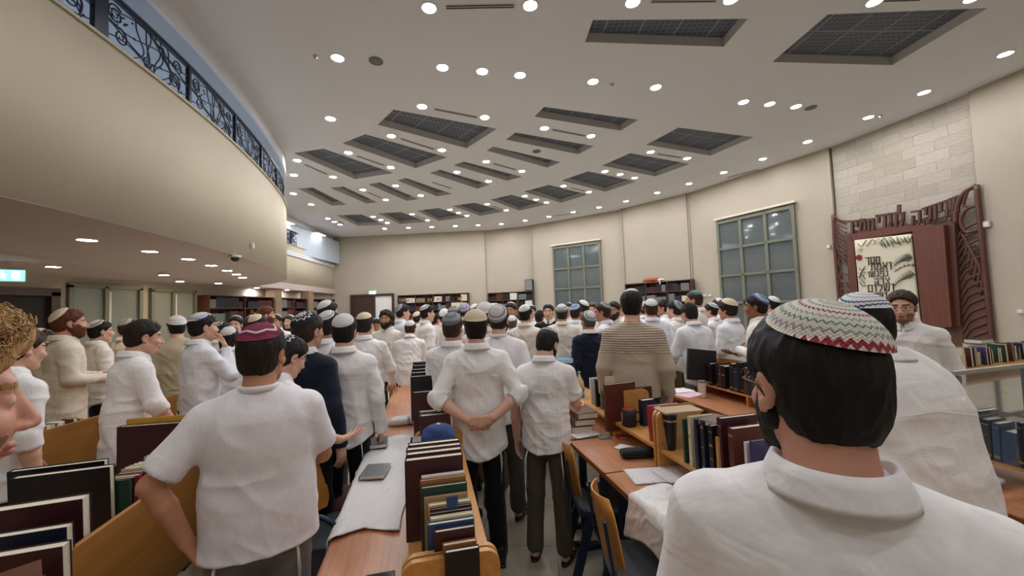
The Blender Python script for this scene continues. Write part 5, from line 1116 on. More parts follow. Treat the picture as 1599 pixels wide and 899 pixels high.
q = aty(882, 569, 4.6); flat_book('bright blue folder lying on a stack of books in the crowd', 'sky', .03, .2, .28, Vector((q.x, q.y, 1.13)), -.2, cat='folder'); book('dark stack book carrying the bright blue folder', 'navy', .22, .28, .28, (q.x, q.y+.12, .85), -.2)
# papers
def sheet(px, py, w, h, rz, lab, z=.7525, n=1, cat='paper', lines=True, fr=None):
    q = on(px, py, z); b = bmesh.new(); nx, ny = 8, 8; V = [[b.verts.new((w*(i/nx-.5), h*(j/ny-.5), .0015+.006*abs(math.sin(i*.7+j*.4+px))*((i/nx)**2))) for j in range(ny+1)] for i in range(nx+1)]
    for i in range(nx):
        for j in range(ny): f = b.faces.new((V[i][j], V[i+1][j], V[i+1][j+1], V[i][j+1])); f.smooth = True
    me = bpy.data.meshes.new('paper_sheet'); b.to_mesh(me); b.free(); o = link_obj('paper_sheet', me, M['sheet'] if lines else M['paper'], None, (q.x, q.y, z), (0, 0, rz)); md = o.modifiers.new('t', 'SOLIDIFY'); md.thickness = .0012*n; md.offset = 1; tag(o, lab, cat); return o
def sheet_mat():
    m, n, b = nt('printed_sheet'); tc = n.nodes.new('ShaderNodeTexCoord'); w = n.nodes.new('ShaderNodeTexWave'); w.bands_direction = 'Y'; w.inputs['Scale'].default_value = 26; link(n, tc.outputs['Object'], w.inputs['Vector'])
    t = n.nodes.new('ShaderNodeTexNoise'); t.inputs['Scale'].default_value = 90; link(n, tc.outputs['Object'], t.inputs['Vector']); mu = n.nodes.new('ShaderNodeMath'); mu.operation = 'MULTIPLY'; link(n, w.outputs['Fac'], mu.inputs[0]); link(n, t.outputs['Fac'], mu.inputs[1])
    r = n.nodes.new('ShaderNodeValToRGB'); r.color_ramp.elements[0].position = .35; r.color_ramp.elements[0].color = srgb('e6e5e2'); r.color_ramp.elements[1].position = .5; r.color_ramp.elements[1].color = srgb('bdbdc2'); link(n, mu.outputs[0], r.inputs['Fac']); link(n, r.outputs[0], b.inputs['Base Color']); b.inputs['Roughness'].default_value = .8; return m
M['sheet'] = sheet_mat()
sheet(912, 677, .22, .17, FR.a+.15, 'printed sheet lying by the bowed man\'s hip'); sheet(1020, 742, .30, .21, FR.a-.15, 'printed sheets beside the crumpled shawl, lower one'); sheet(1060, 738, .28, .2, FR.a+.1, 'printed sheets under the shelf, upper one', .756)
sheet(978, 700, .10, .15, FR.a+.5, 'torn white paper next to the pencil case', lines=False)
q = on(944, 683, .752); flat_book('small flat card box near the red booklet on the desk', 'grey', .012, .06, .10, Vector((q.x, q.y, .752)), FR.a-PI/2, cat='box'); q = on(968, 681, .752); flat_book('small red booklet lying by the shelf foot', 'red', .014, .07, .09, Vector((q.x, q.y-.02, .752)), FR.a, cat='booklet')
# pencil case
q = on(1000, 716, .75); S = SDF(); S.box((0, 0, .028), (.125, .045, .026), None, .01, False, .024); P, Q = S.mesh(.004); me = to_mesh('pencil_case', P, Q); me.materials.append(cloth('dark_canvas', '23262b', .4, 60)); o = link_obj('pencil_case', me, None, None, (q.x, q.y+.03, .751), (0, 0, FR.a-.15))
MB().tube([(-.12, .03, .05), (-.06, .035, .053), (.06, .035, .053), (.12, .03, .05)], .0022, 6).build('zip', M['b_grey'], o); MB().box((.125, .035, .05), (.012, .006, .003)).build('zip_pull', M['chrome'], o); tag(o, 'black zipped pencil case with grey zip on the right desk', 'pencil case')
M['tallit2'] = cloth('embroidered_white_cotton', 'e9e7e4', .16, 30)
o = cloth_mesh_obj('crumpled_shawl', FR, -.17, .33, 1.58, 2.22, .0, mt=M['tallit2'], amp=.022, jag=1, seed=8, nv=60, nu=90, skew=-.10, hi=lambda a, b: .035*max(0, math.sin(a*PI))*max(0, math.sin(b*PI))); tag(o, 'crumpled white shawl with zigzag hem hanging off the right desk', 'shawl')
# second right row
q = aty(1097, 618, 4.2); o = MB().lathe([(.030, 0), (.033, .004), (.042, .16), (.043, .165)], n=24).build('tumbler', M['white'], None, (q.x, q.y, .752)); MB().lathe([(.044, .163), (.044, .178), (.030, .182)], n=24).build('lid', M['b_grey'], o); tag(o, 'white tumbler with grey lid on the second right desk', 'tumbler')
a = aty(1088, 556, 4.35); book('large black binder leaning on the second right shelf', 'black', .05, .30, .34, (a.x+.03, a.y, .90), F2.a-.3, -.1, .12)
for k, (px, py, l) in enumerate([(1060, 610, 'white envelope lying on the second right desk'), (1075, 616, 'pink sheet on the shelf beside the wooden rail')]): 
    o = sheet(px, py, .24, .18, F2.a+.3*k, l, z=.90 if k else .905, lines=False)
    if k: o.material_slots[0].link = 'OBJECT'; o.material_slots[0].material = mat('pink_paper', 'd9b4c4', .8)
o = cloth_mesh_obj('crumpled_sheets', F2, .0, .40, 2.10, 2.95, -.3, z=.752, mt=M['tallit2'], amp=.03, seed=12, nv=36, nu=50, hi=lambda a, b: .05*math.sin(a*PI)*math.sin(b*PI)); tag(o, 'heap of crumpled white cloth on the second right desk before the tumbler', 'cloth')
# right edge desk rows full of books
rnd = random.Random(4); cols = ['black', 'navy', 'maroon', 'brick', 'white', 'brown', 'navy', 'black', 'cream', 'green']
def shelf_fill(fr, u0, u1, v, z, grp, labs, hmin=.16, hmax=.27, face=0, mt=.055, cs=cols):
    u = u0; i = 0
    while u < u1:
        t = .018+rnd.random()*(mt-.018); h = hmin+rnd.random()*(hmax-hmin); w = h*(.62+rnd.random()*.1); q = fr.p(v+w/2, u+t/2, z); c = cs[rnd.randrange(len(cs))]
        book('%s %s' % (c if c not in ('brick',) else 'red-brown', labs), c, t, w, h, (q.x, q.y, z), fr.a+face, rnd.uniform(-.03, .08), 0, grp, rnd.randrange(3)); u += t+.004+(rnd.random() < .12)*.06; i += 1
shelf_fill(F2, 1.3, 2.4, .37, .866, 'books on the shelf at the right edge', 'book standing on the low shelf at the right edge', cs=['navy', 'navy', 'black', 'blue', 'black'])
shelf_fill(F2, 2.7, 4.3, .37, .866, 'dark books on the second right shelf', 'dark-row book beyond the near man on the second right shelf', cs=['black', 'black', 'navy', 'brown'], hmax=.30, hmin=.22)
F4 = Frame(4.55, 4.95, math.radians(-72)); desk(F4, 0, 2.6, label='far right desk crowded with standing and stacked books below the ark', hut=.32, eh=1.02)
shelf_fill(F4, .08, 2.5, .37, .866, 'books standing on the far right desk', 'book standing on the far right desk below the ark', hmin=.15, hmax=.24, cs=cols+['teal', 'grey', 'purple'])
for k in range(7):
    q = F4.p(.12+.1*(k % 2), .16+k*.31, .752)
    for j in range(4+(k*3) % 4): cc = (cols+['teal', 'green'])[(k*5+j*3) % 12]; flat_book('%s book in a flat stack at the back of the far right desk' % (cc if cc != 'brick' else 'red-brown'), cc, .052, .18, .25, Vector((q.x, q.y, .752+j*.054)), F4.a+PI/2*(j % 2)+rnd.uniform(-.25, .25), 'flat stacks on the far right desk')
q = F4.p(-.12, .35, 0); o = MB().box((0, 0, .53), (.62, .24, 1.06), bev=.01).build('wooden_crate', M['b_orange'], None, (q.x, q.y+.1, 0), (0, 0, .2)); MB().box((0, -.125, .9), (.5, .012, .2), bev=.004).build('front_panel', M['b_tan'], o); tag(o, 'orange wooden box behind the books at the foot of the ark', 'box')
q = F4.p(.20, .62, .866); flat_book('bright green folder lying at the left end of the far right desk', 'green', .04, .2, .3, on(1478, 556, .87), .3, cat='folder')
for k in range(4):
    q = on(1468, 760, .88); flat_book(['lowest book of the small pile between the two white shirts', 'second book of the small pile between the two white shirts', 'third book of the small pile between the two white shirts', 'top black book of the small pile between the two white shirts'][k], ('navy', 'purple', 'cream', 'black')[k], .035, .13, .19, Vector((q.x+.05+.01*k, q.y, .753+k*.0355)), FR.a-.5)
# clear divider on the right desk
M['acrylic'] = mat('acrylic', 'f2f6f4', .03); M['acrylic'].node_tree.nodes['Principled BSDF'].inputs['Transmission Weight'].default_value = .97
a, b_ = aty(1486, 562, 1.95), aty(1640, 585, 1.95); e = empty('acrylic_divider', (a.x, a.y, .752), math.atan2(b_.y-a.y+.12, b_.x-a.x)); L = .56; MB().box((L/2, 0, .33), (L, .006, .60)).build('clear_sheet', M['acrylic'], e); MB().box((L/2, 0, .635), (L, .02, .02), bev=.003).build('top_edge', mat('grey_edge', 'a3a298', .4), e)
for x in (.03, L-.03): MB().box((x, 0, .31), (.02, .02, .62)).build('upright', M['b_grey'], e)
tag(e, 'clear acrylic divider with grey top edge at the right edge', 'divider')
# ---- left desk books (panel side)
def lb(px, top, y, cov, t, w, h, lab, rz=0, lean=.06, bands=0, base=.842, grp='big books on the left shelf', cat='book'):
    a = aty(px, top, y); return book(lab, cov, t, w, h, (a.x, a.y, base), rz, lean, 0, grp, bands, cat)
FLa = FL.a
for (px, top, y, cov, t, w, h, lab, rz) in [
 (105, 738, 1.78, 'black', .035, .34, .30, 'largest black folio standing on the left shelf', FLa+.05), (98, 731, 1.83, 'black', .03, .34, .31, 'black folio directly behind the largest one on the left shelf', FLa+.05),
 (60, 765, 1.50, 'maroon', .05, .30, .29, 'maroon folio with cream pages left of the black folio', FLa+.08), (40, 790, 1.38, 'navy', .035, .26, .25, 'blue-grey edged volume at the lower left', FLa+.05), (30, 806, 1.30, 'maroon', .04, .26, .23, 'thick maroon volume with grey pages at the lower left', FLa+.05)]:
    lb(px, top, y, cov, t, w, h, lab, rz)
q = aty(10, 855, 1.12); flat_book('brown leather book lying on top at the bottom left corner', 'brick', .04, .17, .24, Vector((q.x-.03, q.y, 1.02)), .9); flat_book('lower brown leather book at the bottom left corner', 'brick', .04, .17, .24, Vector((q.x-.02, q.y-.01, .978)), .8); book('cream-paged volume standing under the brown leather books', 'cream', .06, .2, .13, (q.x-.0, q.y+.03, .842), FLa)
vv0, uu = FL.inv(atz(186, 748, 1.06))
for k in range(15):
    c = ['green', 'maroon', 'red', 'black', 'tan', 'cream', 'cream', 'white', 'tan', 'blue', 'white', 'cream', 'green', 'cream', 'maroon'][k]; t = .018+.006*(k % 3); q = FL.p(vv0-.02, uu+k*.034, .842)
    book('%s small book in the tight row behind the wooden panel' % c, c, t, .13, .215-.003*(k % 5), (q.x, q.y, .842), FLa+PI, 0, 0, 'small books in a row behind the left panel', k % 3)
q = FL.p(.46, uu+.30, .842); 
a = aty(236, 672, 2.42); book('maroon folio with a yellow folder on top, standing on the left desk', 'maroon', .04, .34, .36, (a.x, a.y, .80), FLa-.1); book('yellow folder rising behind the maroon folio', 'yellow', .02, .35, .39, (a.x+.01, a.y+.045, .80), FLa-.1, cat='folder')

shelf_fill(FL2, 2.0, 2.6, .22, .842, 'books along the second left desk', 'low book behind the second wooden panel', hmin=.12, hmax=.15)
# ---- chairs
def chair_meshes():
    e = empty('chair', (0, 0, 0)); 
    # shell back: curved ply, rounded outline. local: seat faces +y... backrest at y=-.2
    b = bmesh.new(); nx, nz = 14, 10; rows = []
    for j in range(nz+1):
        fz = j/nz; z = .52+.33*fz; hw = .205*(1-.12*fz)*(1-.35*max(0, (fz-.75)/.25)**3)*(1-.25*max(0, (.2-fz)/.2)**2); rows.append([b.verts.new((hw*(2*i/nx-1), -.205-.05*fz+.055*(abs(2*i/nx-1))**2, z)) for i in range(nx+1)])
    for j in range(nz):
        for i in range(nx): f = b.faces.new((rows[j][i], rows[j][i+1], rows[j+1][i+1], rows[j+1][i])); f.smooth = True
    me = bpy.data.meshes.new('backrest'); b.to_mesh(me); b.free(); o = link_obj('backrest', me, M['chair_wood'], e); md = o.modifiers.new('ply', 'SOLIDIFY'); md.thickness = .011; md.offset = 0; md = o.modifiers.new('bev', 'BEVEL'); md.width = .003; md.segments = 2
    b = bmesh.new(); rows = []
    for j in range(11):
        fy = j/10; hw = .205*(1-.5*abs(2*fy-1)**6); rows.append([b.verts.new((hw*(2*i/12-1), -.19+.40*fy, .455-.012*(1-(2*i/12-1)**2)-.03*max(0, (fy-.8)/.2)**2)) for i in range(13)])
    for j in range(10):
        for i in range(12): f = b.faces.new((rows[j][i], rows[j][i+1], rows[j+1][i+1], rows[j+1][i])); f.smooth = True
    me = bpy.data.meshes.new('seat'); b.to_mesh(me); b.free(); o = link_obj('seat', me, mat('grey_seat_pad', '4c545c', .8), e); md = o.modifiers.new('ply', 'SOLIDIFY'); md.thickness = .022; md.offset = 0
    for s in (1, -1):
        MB().box((s*.185, -.225, .655), (.045, .012, .27), rx=.13, bev=.004).build('back_upright', M['navy_metal'], e)
        MB().tube([(s*.19, -.21, .56), (s*.20, -.17, .44), (s*.205, .18, .44)], .013, 8).build('side_rail', M['navy_metal'], e)
        MB().box((s*.205, -.16, .23), (.028, .055, .46), rx=-.28, bev=.004).build('leg', M['navy_metal'], e); MB().box((s*.205, .13, .23), (.028, .05, .46), rx=.18, bev=.004).build('leg', M['navy_metal'], e)
        MB().box((s*.205, -.02, .02), (.03, .5, .03), bev=.005).build('foot_bar', M['navy_metal'], e)
        MB().lathe([(.009, 0), (.009, .003), (.003, .004)], n=10).build('bolt', M['chrome'], e, (s*.12, -.238, .76), (PI/2, 0, 0))
    return e
ch0 = chair_meshes(); used = [0]
def place_chair(x, y, rz, lab, grp='wooden-backed chairs along the desks'):
    if not used[0]: e = ch0; used[0] = 1
    else:
        e = ch0.copy(); C.objects.link(e)
        for c_ in list(ch0.children): d = c_.copy(); C.objects.link(d); d.parent = e
    e.location = (x, y, 0); e.rotation_euler = (0, 0, rz); tag(e, lab, 'chair', grp)
q = on(920, 720, .70); place_chair(q.x+.07, q.y+.0, -PI/2+FR.a-.25, 'wooden-backed chair with navy frame at the right desk, farther from the camera')
q = on(975, 810, .70); place_chair(q.x+.10, q.y+.02, -PI/2+FR.a-.2, 'wooden-backed chair with grey bolt at the right desk, nearest the camera')
q = on(528, 765, .70); place_chair(q.x-.0, q.y+.02, -PI/2+FC.a-.2, 'wooden-backed chair tucked at the middle desk beside the shawl')
q = on(588, 640, .72); place_chair(q.x-.0, q.y, -PI/2+FC.a+.1, 'wooden-backed chair by the khaki trousers at the far desk')
place_chair(-4.55, 3.3, -PI/2, 'wooden chair behind the left panel by the cream shirt')
# maroon chair back and dark looped chair
def color_chair(loc, rz, m, lab):
    e = empty('chair', loc, rz); b = bmesh.new(); rows = []
    for j in range(9):
        fz = j/8; rows.append([b.verts.new((.2*(2*i/12-1)*(1-.3*max(0, (fz-.7)/.3)**2), -.2-.05*fz+.05*(2*i/12-1)**2, .5+.34*fz)) for i in range(13)])
    for j in range(8):
        for i in range(12): f = b.faces.new((rows[j][i], rows[j][i+1], rows[j+1][i+1], rows[j+1][i])); f.smooth = True
    me = bpy.data.meshes.new('backrest'); b.to_mesh(me); b.free(); o = link_obj('backrest', me, m, e); md = o.modifiers.new('p', 'SOLIDIFY'); md.thickness = .02
    MB().box((0, 0, .445), (.40, .40, .03), bev=.01).build('seat', m, e)
    for sx in (1, -1):
        for sy in (1, -1): MB().cyl((sx*.17, sy*.16, .43), (sx*.19, sy*.19, 0), .012, n=10).build('leg', M['black'], e)
    tag(e, lab, 'chair'); return e
q = on(530, 712, .75); color_chair((q.x, q.y, 0), -PI/2+.1, mat('maroon_vinyl', '5a221f', .5), 'maroon upholstered chair behind the looped dark chair')
q = on(487, 805, .75); e = empty('folding_chair', (q.x-.02, q.y+.02, 0), .3)
MB().tube([(.19*math.cos(a), -.19+.02*math.sin(a), .62+.20*max(-.9, math.sin(a))) for a in [2*PI*i/28 for i in range(28)]], .013, 8, closed=True).build('back_loop', M['navy_metal'], e)
MB().box((0, 0, .44), (.36, .38, .025), bev=.01).build('seat', M['black'], e)
for s in (1, -1): MB().tube([(s*.185, -.19, .60), (s*.19, -.1, .42), (s*.19, .20, 0)], .012, 8).build('leg', M['navy_metal'], e); MB().tube([(s*.175, .16, .43), (s*.175, -.22, 0)], .012, 8).build('leg', M['navy_metal'], e)
tag(e, 'dark navy folding chair with looped tube back beside the glasses wearer', 'chair')
# ------------------------------------------------------------------ walls: windows, bookcases, doors, signs
def wempty(name, seg):
    A, B = Vector(seg[0]), Vector(seg[1]); t = (B-A).normalized(); return empty(name, (A.x, A.y, 0), math.atan2(t.y, t.x))
M['glass_dark'] = mat('dark_window_glass', 'aab4b4', .06, spec=.7); M['glass_dark'].node_tree.nodes['Principled BSDF'].inputs['Transmission Weight'].default_value = .75
M['blind'] = mat('vertical_blind', '7f8787', .8); M['night'] = mat('night_behind_glass', '2c3033', .9); M['sill'] = mat('cream_box', 'd8d2c2', .6)
def tall_window(name, seg, xl, xr, ytop, rows, zb=.55):
    e = wempty(name, seg); e['kind'] = 'structure'; s0, zt = wplane(xl, ytop[0], seg, .05); s1, z2 = wplane(xr, ytop[1], seg, .05); zt = (zt+z2)/2; W = s1-s0
    zs = [zt-.04]+[zt-.04-(zt-zb)*r for r in rows]+[zb]
    MB().box(((s0+s1)/2, -.012, (zt+zb)/2), (W, .02, zt-zb)).build('night_panel', M['night'], e)
    fr = MB()
    for x in (s0, s1): fr.box((x, -.06, (zt+zb)/2), (.09, .10, zt-zb+.05), bev=.004)
    for x in (s0+W/3, s0+2*W/3): fr.box((x, -.065, (zt+zb)/2), (.10, .09, zt-zb))
    for z in zs: fr.box(((s0+s1)/2, -.062, z), (W, .096, .085))
    fr.build('window_frame', M['win_frame'], e)
    for i in range(3):
        for j in range(len(zs)-1):
            cx, cz = s0+W*(i+.5)/3, (zs[j]+zs[j+1])/2; MB().box((cx, -.055, cz), (W/3-.08, .006, zs[j]-zs[j+1]-.07)).build('pane', M['glass_dark'], e)
    n_ = int(W/.085); 
    for k in range(n_): 
        MB().box((s0+.05+(W-.1)*(k+.5)/n_, -.032, (zt+zb)/2), (.078, .003, zt-zb-.1), rz=.25).build('blind_slat', M['blind'], e)
    MB().box(((s0+s1)/2, -.09, zt+.10), (W+.22, .12, .07), bev=.008).build('shade_box', M['sill'], e)
    for i in (1, 2): MB().box((s0+W*i/3+.0, -.125, zs[-2]-.0), (.03, .04, .14), bev=.006).build('handle', M['black'], e)
    return e
tall_window('window_1', WALLSEG[2], 864, 936, (387, 377), (.26, .50, .73))
tall_window('window_2', WALLSEG[4], 1121, 1238, (347, 321), (.24, .48, .72))
M['column'] = mat('tan_column', '8c745c', .7)
# far book rows: shared book meshes
def farbook():
    mb = MB(); mb.box((0, 0, .5), (1, 1, 1)); mb.box((0, -.52, .5), (.8, .02, .5), mi=1); o = mb.build('book', [M['b_black'], M['gold']]); me = o.data; bpy.data.objects.remove(o); return me
FB = farbook(); nfar = [0]; rest = MB(); restm = []
def bookcase(seg, xl, xr, ytop, lab, z0=.0, nb=3, dep=.34, rows=6, indiv=1, place=None, seedn=0, dark=False, sgn=-1, lit=.5):
    r = random.Random(seedn); 
    if place is None:
        e = wempty('bookcase', seg); s0, zt = wplane(xl, ytop[0], seg, dep); s1, z2 = wplane(xr, ytop[1], seg, dep); zt = (zt+z2)/2
    else: e, s0, s1, zt = place
    tag(e, lab, 'bookcase'); W = s1-s0; rh = (zt-.1)/rows; MBx = MB
    for x in [s0+W*k/nb for k in range(nb+1)]: MB().box((x, -dep/2, zt/2), (.035, dep, zt)).build('upright', M['case'], e)
    MB().box(((s0+s1)/2, -.012, zt/2), (W, .02, zt)).build('back_board', M['case'], e)
    for k in range(rows+1): MB().box(((s0+s1)/2, -dep/2, .06+k*(zt-.08)/rows), (W, dep-.01, .03)).build('shelf', M['case'], e)
    mw = e.matrix_basis.copy() if place is None else e.matrix_world.copy(); e_m = Matrix.Translation(e.location) @ Matrix.Rotation(e.rotation_euler.z, 4, 'Z')
    for k in range(rows-1, rows-5, -1):
        z = .075+k*(zt-.08)/rows
        for b in range(nb):
            x = s0+W*b/nb+.03; end = s0+W*(b+1)/nb-.03; 
            while x < end-.05:
                if r.random() < .10: x += r.uniform(.05, .3); continue
                n_ = r.randint(3, 9); h = r.uniform(.20, rh*.85); t = r.uniform(.045, .075); c = r.choice(['black', 'brown', 'maroon', 'grey', 'black', 'brick', 'navy'] if dark else ['grey', 'navy', 'black', 'cream', 'maroon', 'grey', 'white', 'brown'])
                for q in range(n_):
                    if x > end-t: break
                    hh = h*(1+r.uniform(-.03, .03)); d_ = dep*.62
                    if k >= rows-indiv and nfar[0] < 50:
                        o = bpy.data.objects.new('book', FB); C.objects.link(o); o.matrix_world = e_m @ Matrix.Translation((x+t/2, -dep+.03+d_/2, z+.002)) @ Matrix.Rotation(r.uniform(-.02, .02)+(.16 if r.random() < .06 else 0), 4, 'Y') @ Matrix.Diagonal((t*.92, d_, hh, 1))
                        setm(o, M['b_'+c], M['gold' if r.random() < .5 else 'b_'+c]); tag(o, '%s volume on an upper shelf of the %s' % (c if c != 'brick' else 'red-brown', lab), 'book', 'books in the '+lab); nfar[0] += 1
                    else: rest.box((x+t/2, -dep+.03+d_/2, z+.002+hh/2), (t*.92, d_, hh), mtx=e_m, mi=['black', 'brown', 'maroon', 'grey', 'cream', 'brick', 'navy', 'white'].index(c))
                    x += t
    return e, s0, s1, zt
bc1 = bookcase(WALLSEG[0], 621, 731, (459.5, 458), 'long bookcase right of the far door', nb=4, seedn=1)
bc2 = bookcase(WALLSEG[1], 762, 832, (458, 453), 'bookcase under the black wall speaker', nb=3, seedn=2)
bc3 = bookcase(WALLSEG[3], 976, 1078, (442, 437), 'bookcase between the two tall windows', nb=3, seedn=3, indiv=2)
e, s0, s1, zt = bc3
# orange bag and white cloth on top of it
loc = Matrix.Translation(e.location) @ Matrix.Rotation(e.rotation_euler.z, 4, 'Z')
S = SDF(); S.cone((-.28, 0, .06), (.28, 0, .07), .075, .07, .02); S.ell((0, 0, .07), (.25, .12, .08), None, .03); S.plane((0, 0, -1), 0, .003); P, Q = S.mesh(.015); N_ = vnormals(P, Q); P += N_*(.012*fbm(P*12, 4))[:, None]; me = to_mesh('orange_bag', P, Q); me.materials.append(mat('orange_cloth', 'b4562f', .8)); o = link_obj('cloth_bag', me); o.matrix_world = loc @ Matrix.Translation((s0+1.15, -.2, zt+.03)); tag(o, 'orange cloth bag lying on top of the bookcase between the windows', 'bag')
S = SDF(); S.ell((0, 0, .04), (.2, .1, .05), None, .03); S.cone((.05, -.17, .0), (.08, -.19, -.14), .03, .02, .03); S.cone((.0, -.05, .04), (.05, -.17, .02), .04, .03, .03); P, Q = S.mesh(.012); me = to_mesh('white_cloth', P, Q); me.materials.append(M['tallit']); o = link_obj('white_cloth', me); o.matrix_world = loc @ Matrix.Translation((s0+1.55, -.17, zt+.03)); tag(o, 'white cloth hanging over the bookcase edge beside the orange bag', 'cloth')
# wall speaker
s, z = wplane(820, 453, WALLSEG[1], .3); s2, z2 = wplane(831.5, 435, WALLSEG[1], .3); e = wempty('wall_speaker', WALLSEG[1]); cx = (s+s2)/2; hgt = z2-z
zb = bc2[3]+.018
MB().box((cx, -.18, zb+hgt/2), (s2-s, .28, hgt), bev=.015).build('cabinet', M['black'], e); MB().box((cx, -.325, zb+hgt/2), ((s2-s)*.86, .012, hgt*.9), bev=.004).build('front_grille', M['mesh_grey'], e); tag(e, 'black upright loudspeaker standing on the bookcase below the far ceiling', 'speaker')
# far door
seg = WALLSEG[0]; e = wempty('door_1', seg); e['kind'] = 'structure'; s0, zt = wplane(549, 462, seg, .05); s1, _ = wplane(613.5, 462, seg, .05); sm, _ = wplane(585, 462, seg, .05)
for x in (s0, s1): MB().box((x, -.05, zt/2), (.12, .1, zt)).build('jamb', M['door'], e)
MB().box(((s0+s1)/2, -.05, zt), (s1-s0+.12, .1, .12)).build('lintel', M['door'], e); MB().box(((s0+sm)/2, -.03, zt/2), (sm-s0, .05, zt)).build('door_leaf', M['door'], e); MB().box(((sm+s1)/2, -.02, zt/2), (s1-sm-.1, .03, zt-.1)).build('white_leaf', M['white'], e)  # white board leaf fills the right part of the doorway
MB().cyl((sm-.08, -.09, 1.05), (sm-.08, -.06, 1.05), .03).build('door_knob', M['chrome'], e)
# exit signs
M['exit'] = emit('exit_sign_face', '8fe0dc', 1.6); M['exit_fig'] = emit('exit_sign_white', 'f4ffff', 2.2)
def exit_sign(mtx, w, h, lab):
    e = empty('exit_sign'); e.matrix_world = mtx; MB().box((0, 0, 0), (w, .06, h), bev=.006).build('housing', M['off'], e); MB().box((0, -.033, 0), (w*.94, .008, h*.88)).build('lit_face', M['exit'], e)
    f = MB(); k = h*.8   # running figure, arrow and doorway
    f.cyl((-w*.08, -.040, k*.32), (-w*.08, -.038, k*.32), k*.09, n=12); f.prism([(x*w-w*.0, -.041, z*k) for x, z in ((-.13, .2), (-.04, .2), (-.02, -.08), (-.09, -.08))], (0, .004, 0))
    f.prism([(x*w, -.041, z*k) for x, z in ((-.04, .15), (.04, .02), (.02, -.02), (-.05, .07))], (0, .004, 0)); f.prism([(x*w, -.041, z*k) for x, z in ((-.09, -.05), (-.03, -.05), (-.0, -.4), (-.04, -.4))], (0, .004, 0)); f.prism([(x*w, -.041, z*k) for x, z in ((-.09, -.08), (-.05, -.05), (-.13, -.3), (-.2, -.3), (-.2, -.25), (-.14, -.25))], (0, .004, 0)); f.build('running_figure', M['exit_fig'], e)
    f = MB(); f.prism([(x*w, -.041, z*k) for x, z in ((.14, .42), (.34, .42), (.34, -.42), (.14, -.42))], (0, .004, 0)); f.build('doorway_symbol', M['exit_fig'], e)
    tag(e, lab, 'exit sign'); return e
s, z = wplane(582, 457.3, WALLSEG[0], .05); a = WALLSEG[0]; t = (Vector(a[1])-Vector(a[0])).normalized(); q = Vector(a[0])+t*s
exit_sign(Matrix.Translation((q.x, q.y-.05, z)) @ Matrix.Rotation(math.atan2(t.y, t.x), 4, 'Z'), .42, .24, 'small lit exit sign above the far dark door')
d = ray(9, 430); k = -7.9/d.x; exit_sign(Matrix.Translation((d.x*k, d.y*k, CZ+d.z*k)) @ Matrix.Rotation(.9, 4, 'Z'), .40, .20, 'green lit exit sign at the left edge under the balcony')
e = empty('sign_hanger', (d.x*k, d.y*k, CZ+d.z*k+.1)); tag(e, 'thin rod holding the green exit sign from the low ceiling', 'rod'); MB().cyl((0, 0, 0), (0, 0, SOF-.06-(CZ+d.z*k+.1)), .008).build('rod', M['off'], e)
# left wall: x = LX; local x runs along +y, local -y faces the hall... use a frame turned by +90 degrees
LX = -9.72
def lw(px, py, x=LX): d = ray(px, py); k = x/d.x; return d.y*k, CZ+d.z*k
def lempty(name): return empty(name, (LX, 0, 0), PI/2)
M['frost'] = mat('frosted_office_glass', '868c84', .25)
for n_, (xl, xr, yl, yr, xm) in enumerate([(106, 216, 446.5, 453, 162), (234.5, 301.5, 455.3, 459, 267.5)]):
    e = lempty('window_%d' % (n_+3)); e['kind'] = 'structure'; y0, za = lw(xl, yl); y1, zb_ = lw(xr, yr); ym, _ = lw(xm, 460); zt = 2.62 if n_ == 0 else 2.60; zb_ = .9
    fr = MB()
    for y in (y0, ym, y1): fr.box((y, -.04, (zt+zb_)/2), (.09, .1, zt-zb_))
    for z in (zt, zb_): fr.box(((y0+y1)/2, -.04, z), (y1-y0+.09, .1, .09))
    fr.build('window_frame', M['win_frame'], e)
    for a, b in ((y0, ym), (ym, y1)): MB().box(((a+b)/2, -.02, (zt+zb_)/2), (b-a-.08, .01, zt-zb_-.08)).build('pane', M['frost'], e)
    MB().box((ym+.12, -.03, 1.9), (.05, .02, 1.2)).build('curtain_edge', M['b_white'], e)
e = lempty('door_2'); e['kind'] = 'structure'; y0, _ = lw(-60, 445); y1, _ = lw(78, 445); zt = 2.45
MB().box((y1, -.07, zt/2), (.16, .14, zt)).build('jamb', M['door'], e); MB().box((y0, -.07, zt/2), (.16, .14, zt)).build('jamb', M['door'], e); MB().box(((y0+y1)/2, -.07, zt), (y1-y0+.16, .14, .16)).build('lintel', M['door'], e); MB().box(((y0+y1)/2, -.02, zt/2), (y1-y0, .04, zt)).build('door_leaf', mat('dark_doorway', '1d1512', .7), e)
e = lempty('notice_board'); y0, _ = lw(82, 480); y1, z1 = lw(102, 478); MB().box(((y0+y1)/2, -.02, z1-.45), (y1-y0, .03, .9), bev=.004).build('board', M['kraft'] if 'kraft' in M else M['b_kraft'], e); MB().box(((y0+y1)/2, -.04, z1-.5), ((y1-y0)*.8, .004, .6)).build('sheet', M['paper'], e); tag(e, 'board with a white sheet on the left wall beside the dark door', 'notice board')
for k, (xl, xr, lab) in enumerate([(309, 413, 'dark bookcase beside the office windows'), (424, 467, 'dark bookcase between the two columns'), (477, 512, 'dark bookcase farthest along the left wall')]):
    e = lempty('bookcase'); y0, _ = lw(xl, 470); y1, _ = lw(xr, 470); bookcase(None, 0, 0, 0, lab, nb=2 if k == 0 else 2, place=(e, y0, y1, 2.5), seedn=10+k, dark=True, dep=.36, indiv=2)
for xl in (419, 472): y, _ = lw(xl, 470); struct(MB().box((LX+.22, y, SOF/2), (.40, .42, SOF), bev=.01).build('trim_%d' % (3+(xl > 430)), M['column']))
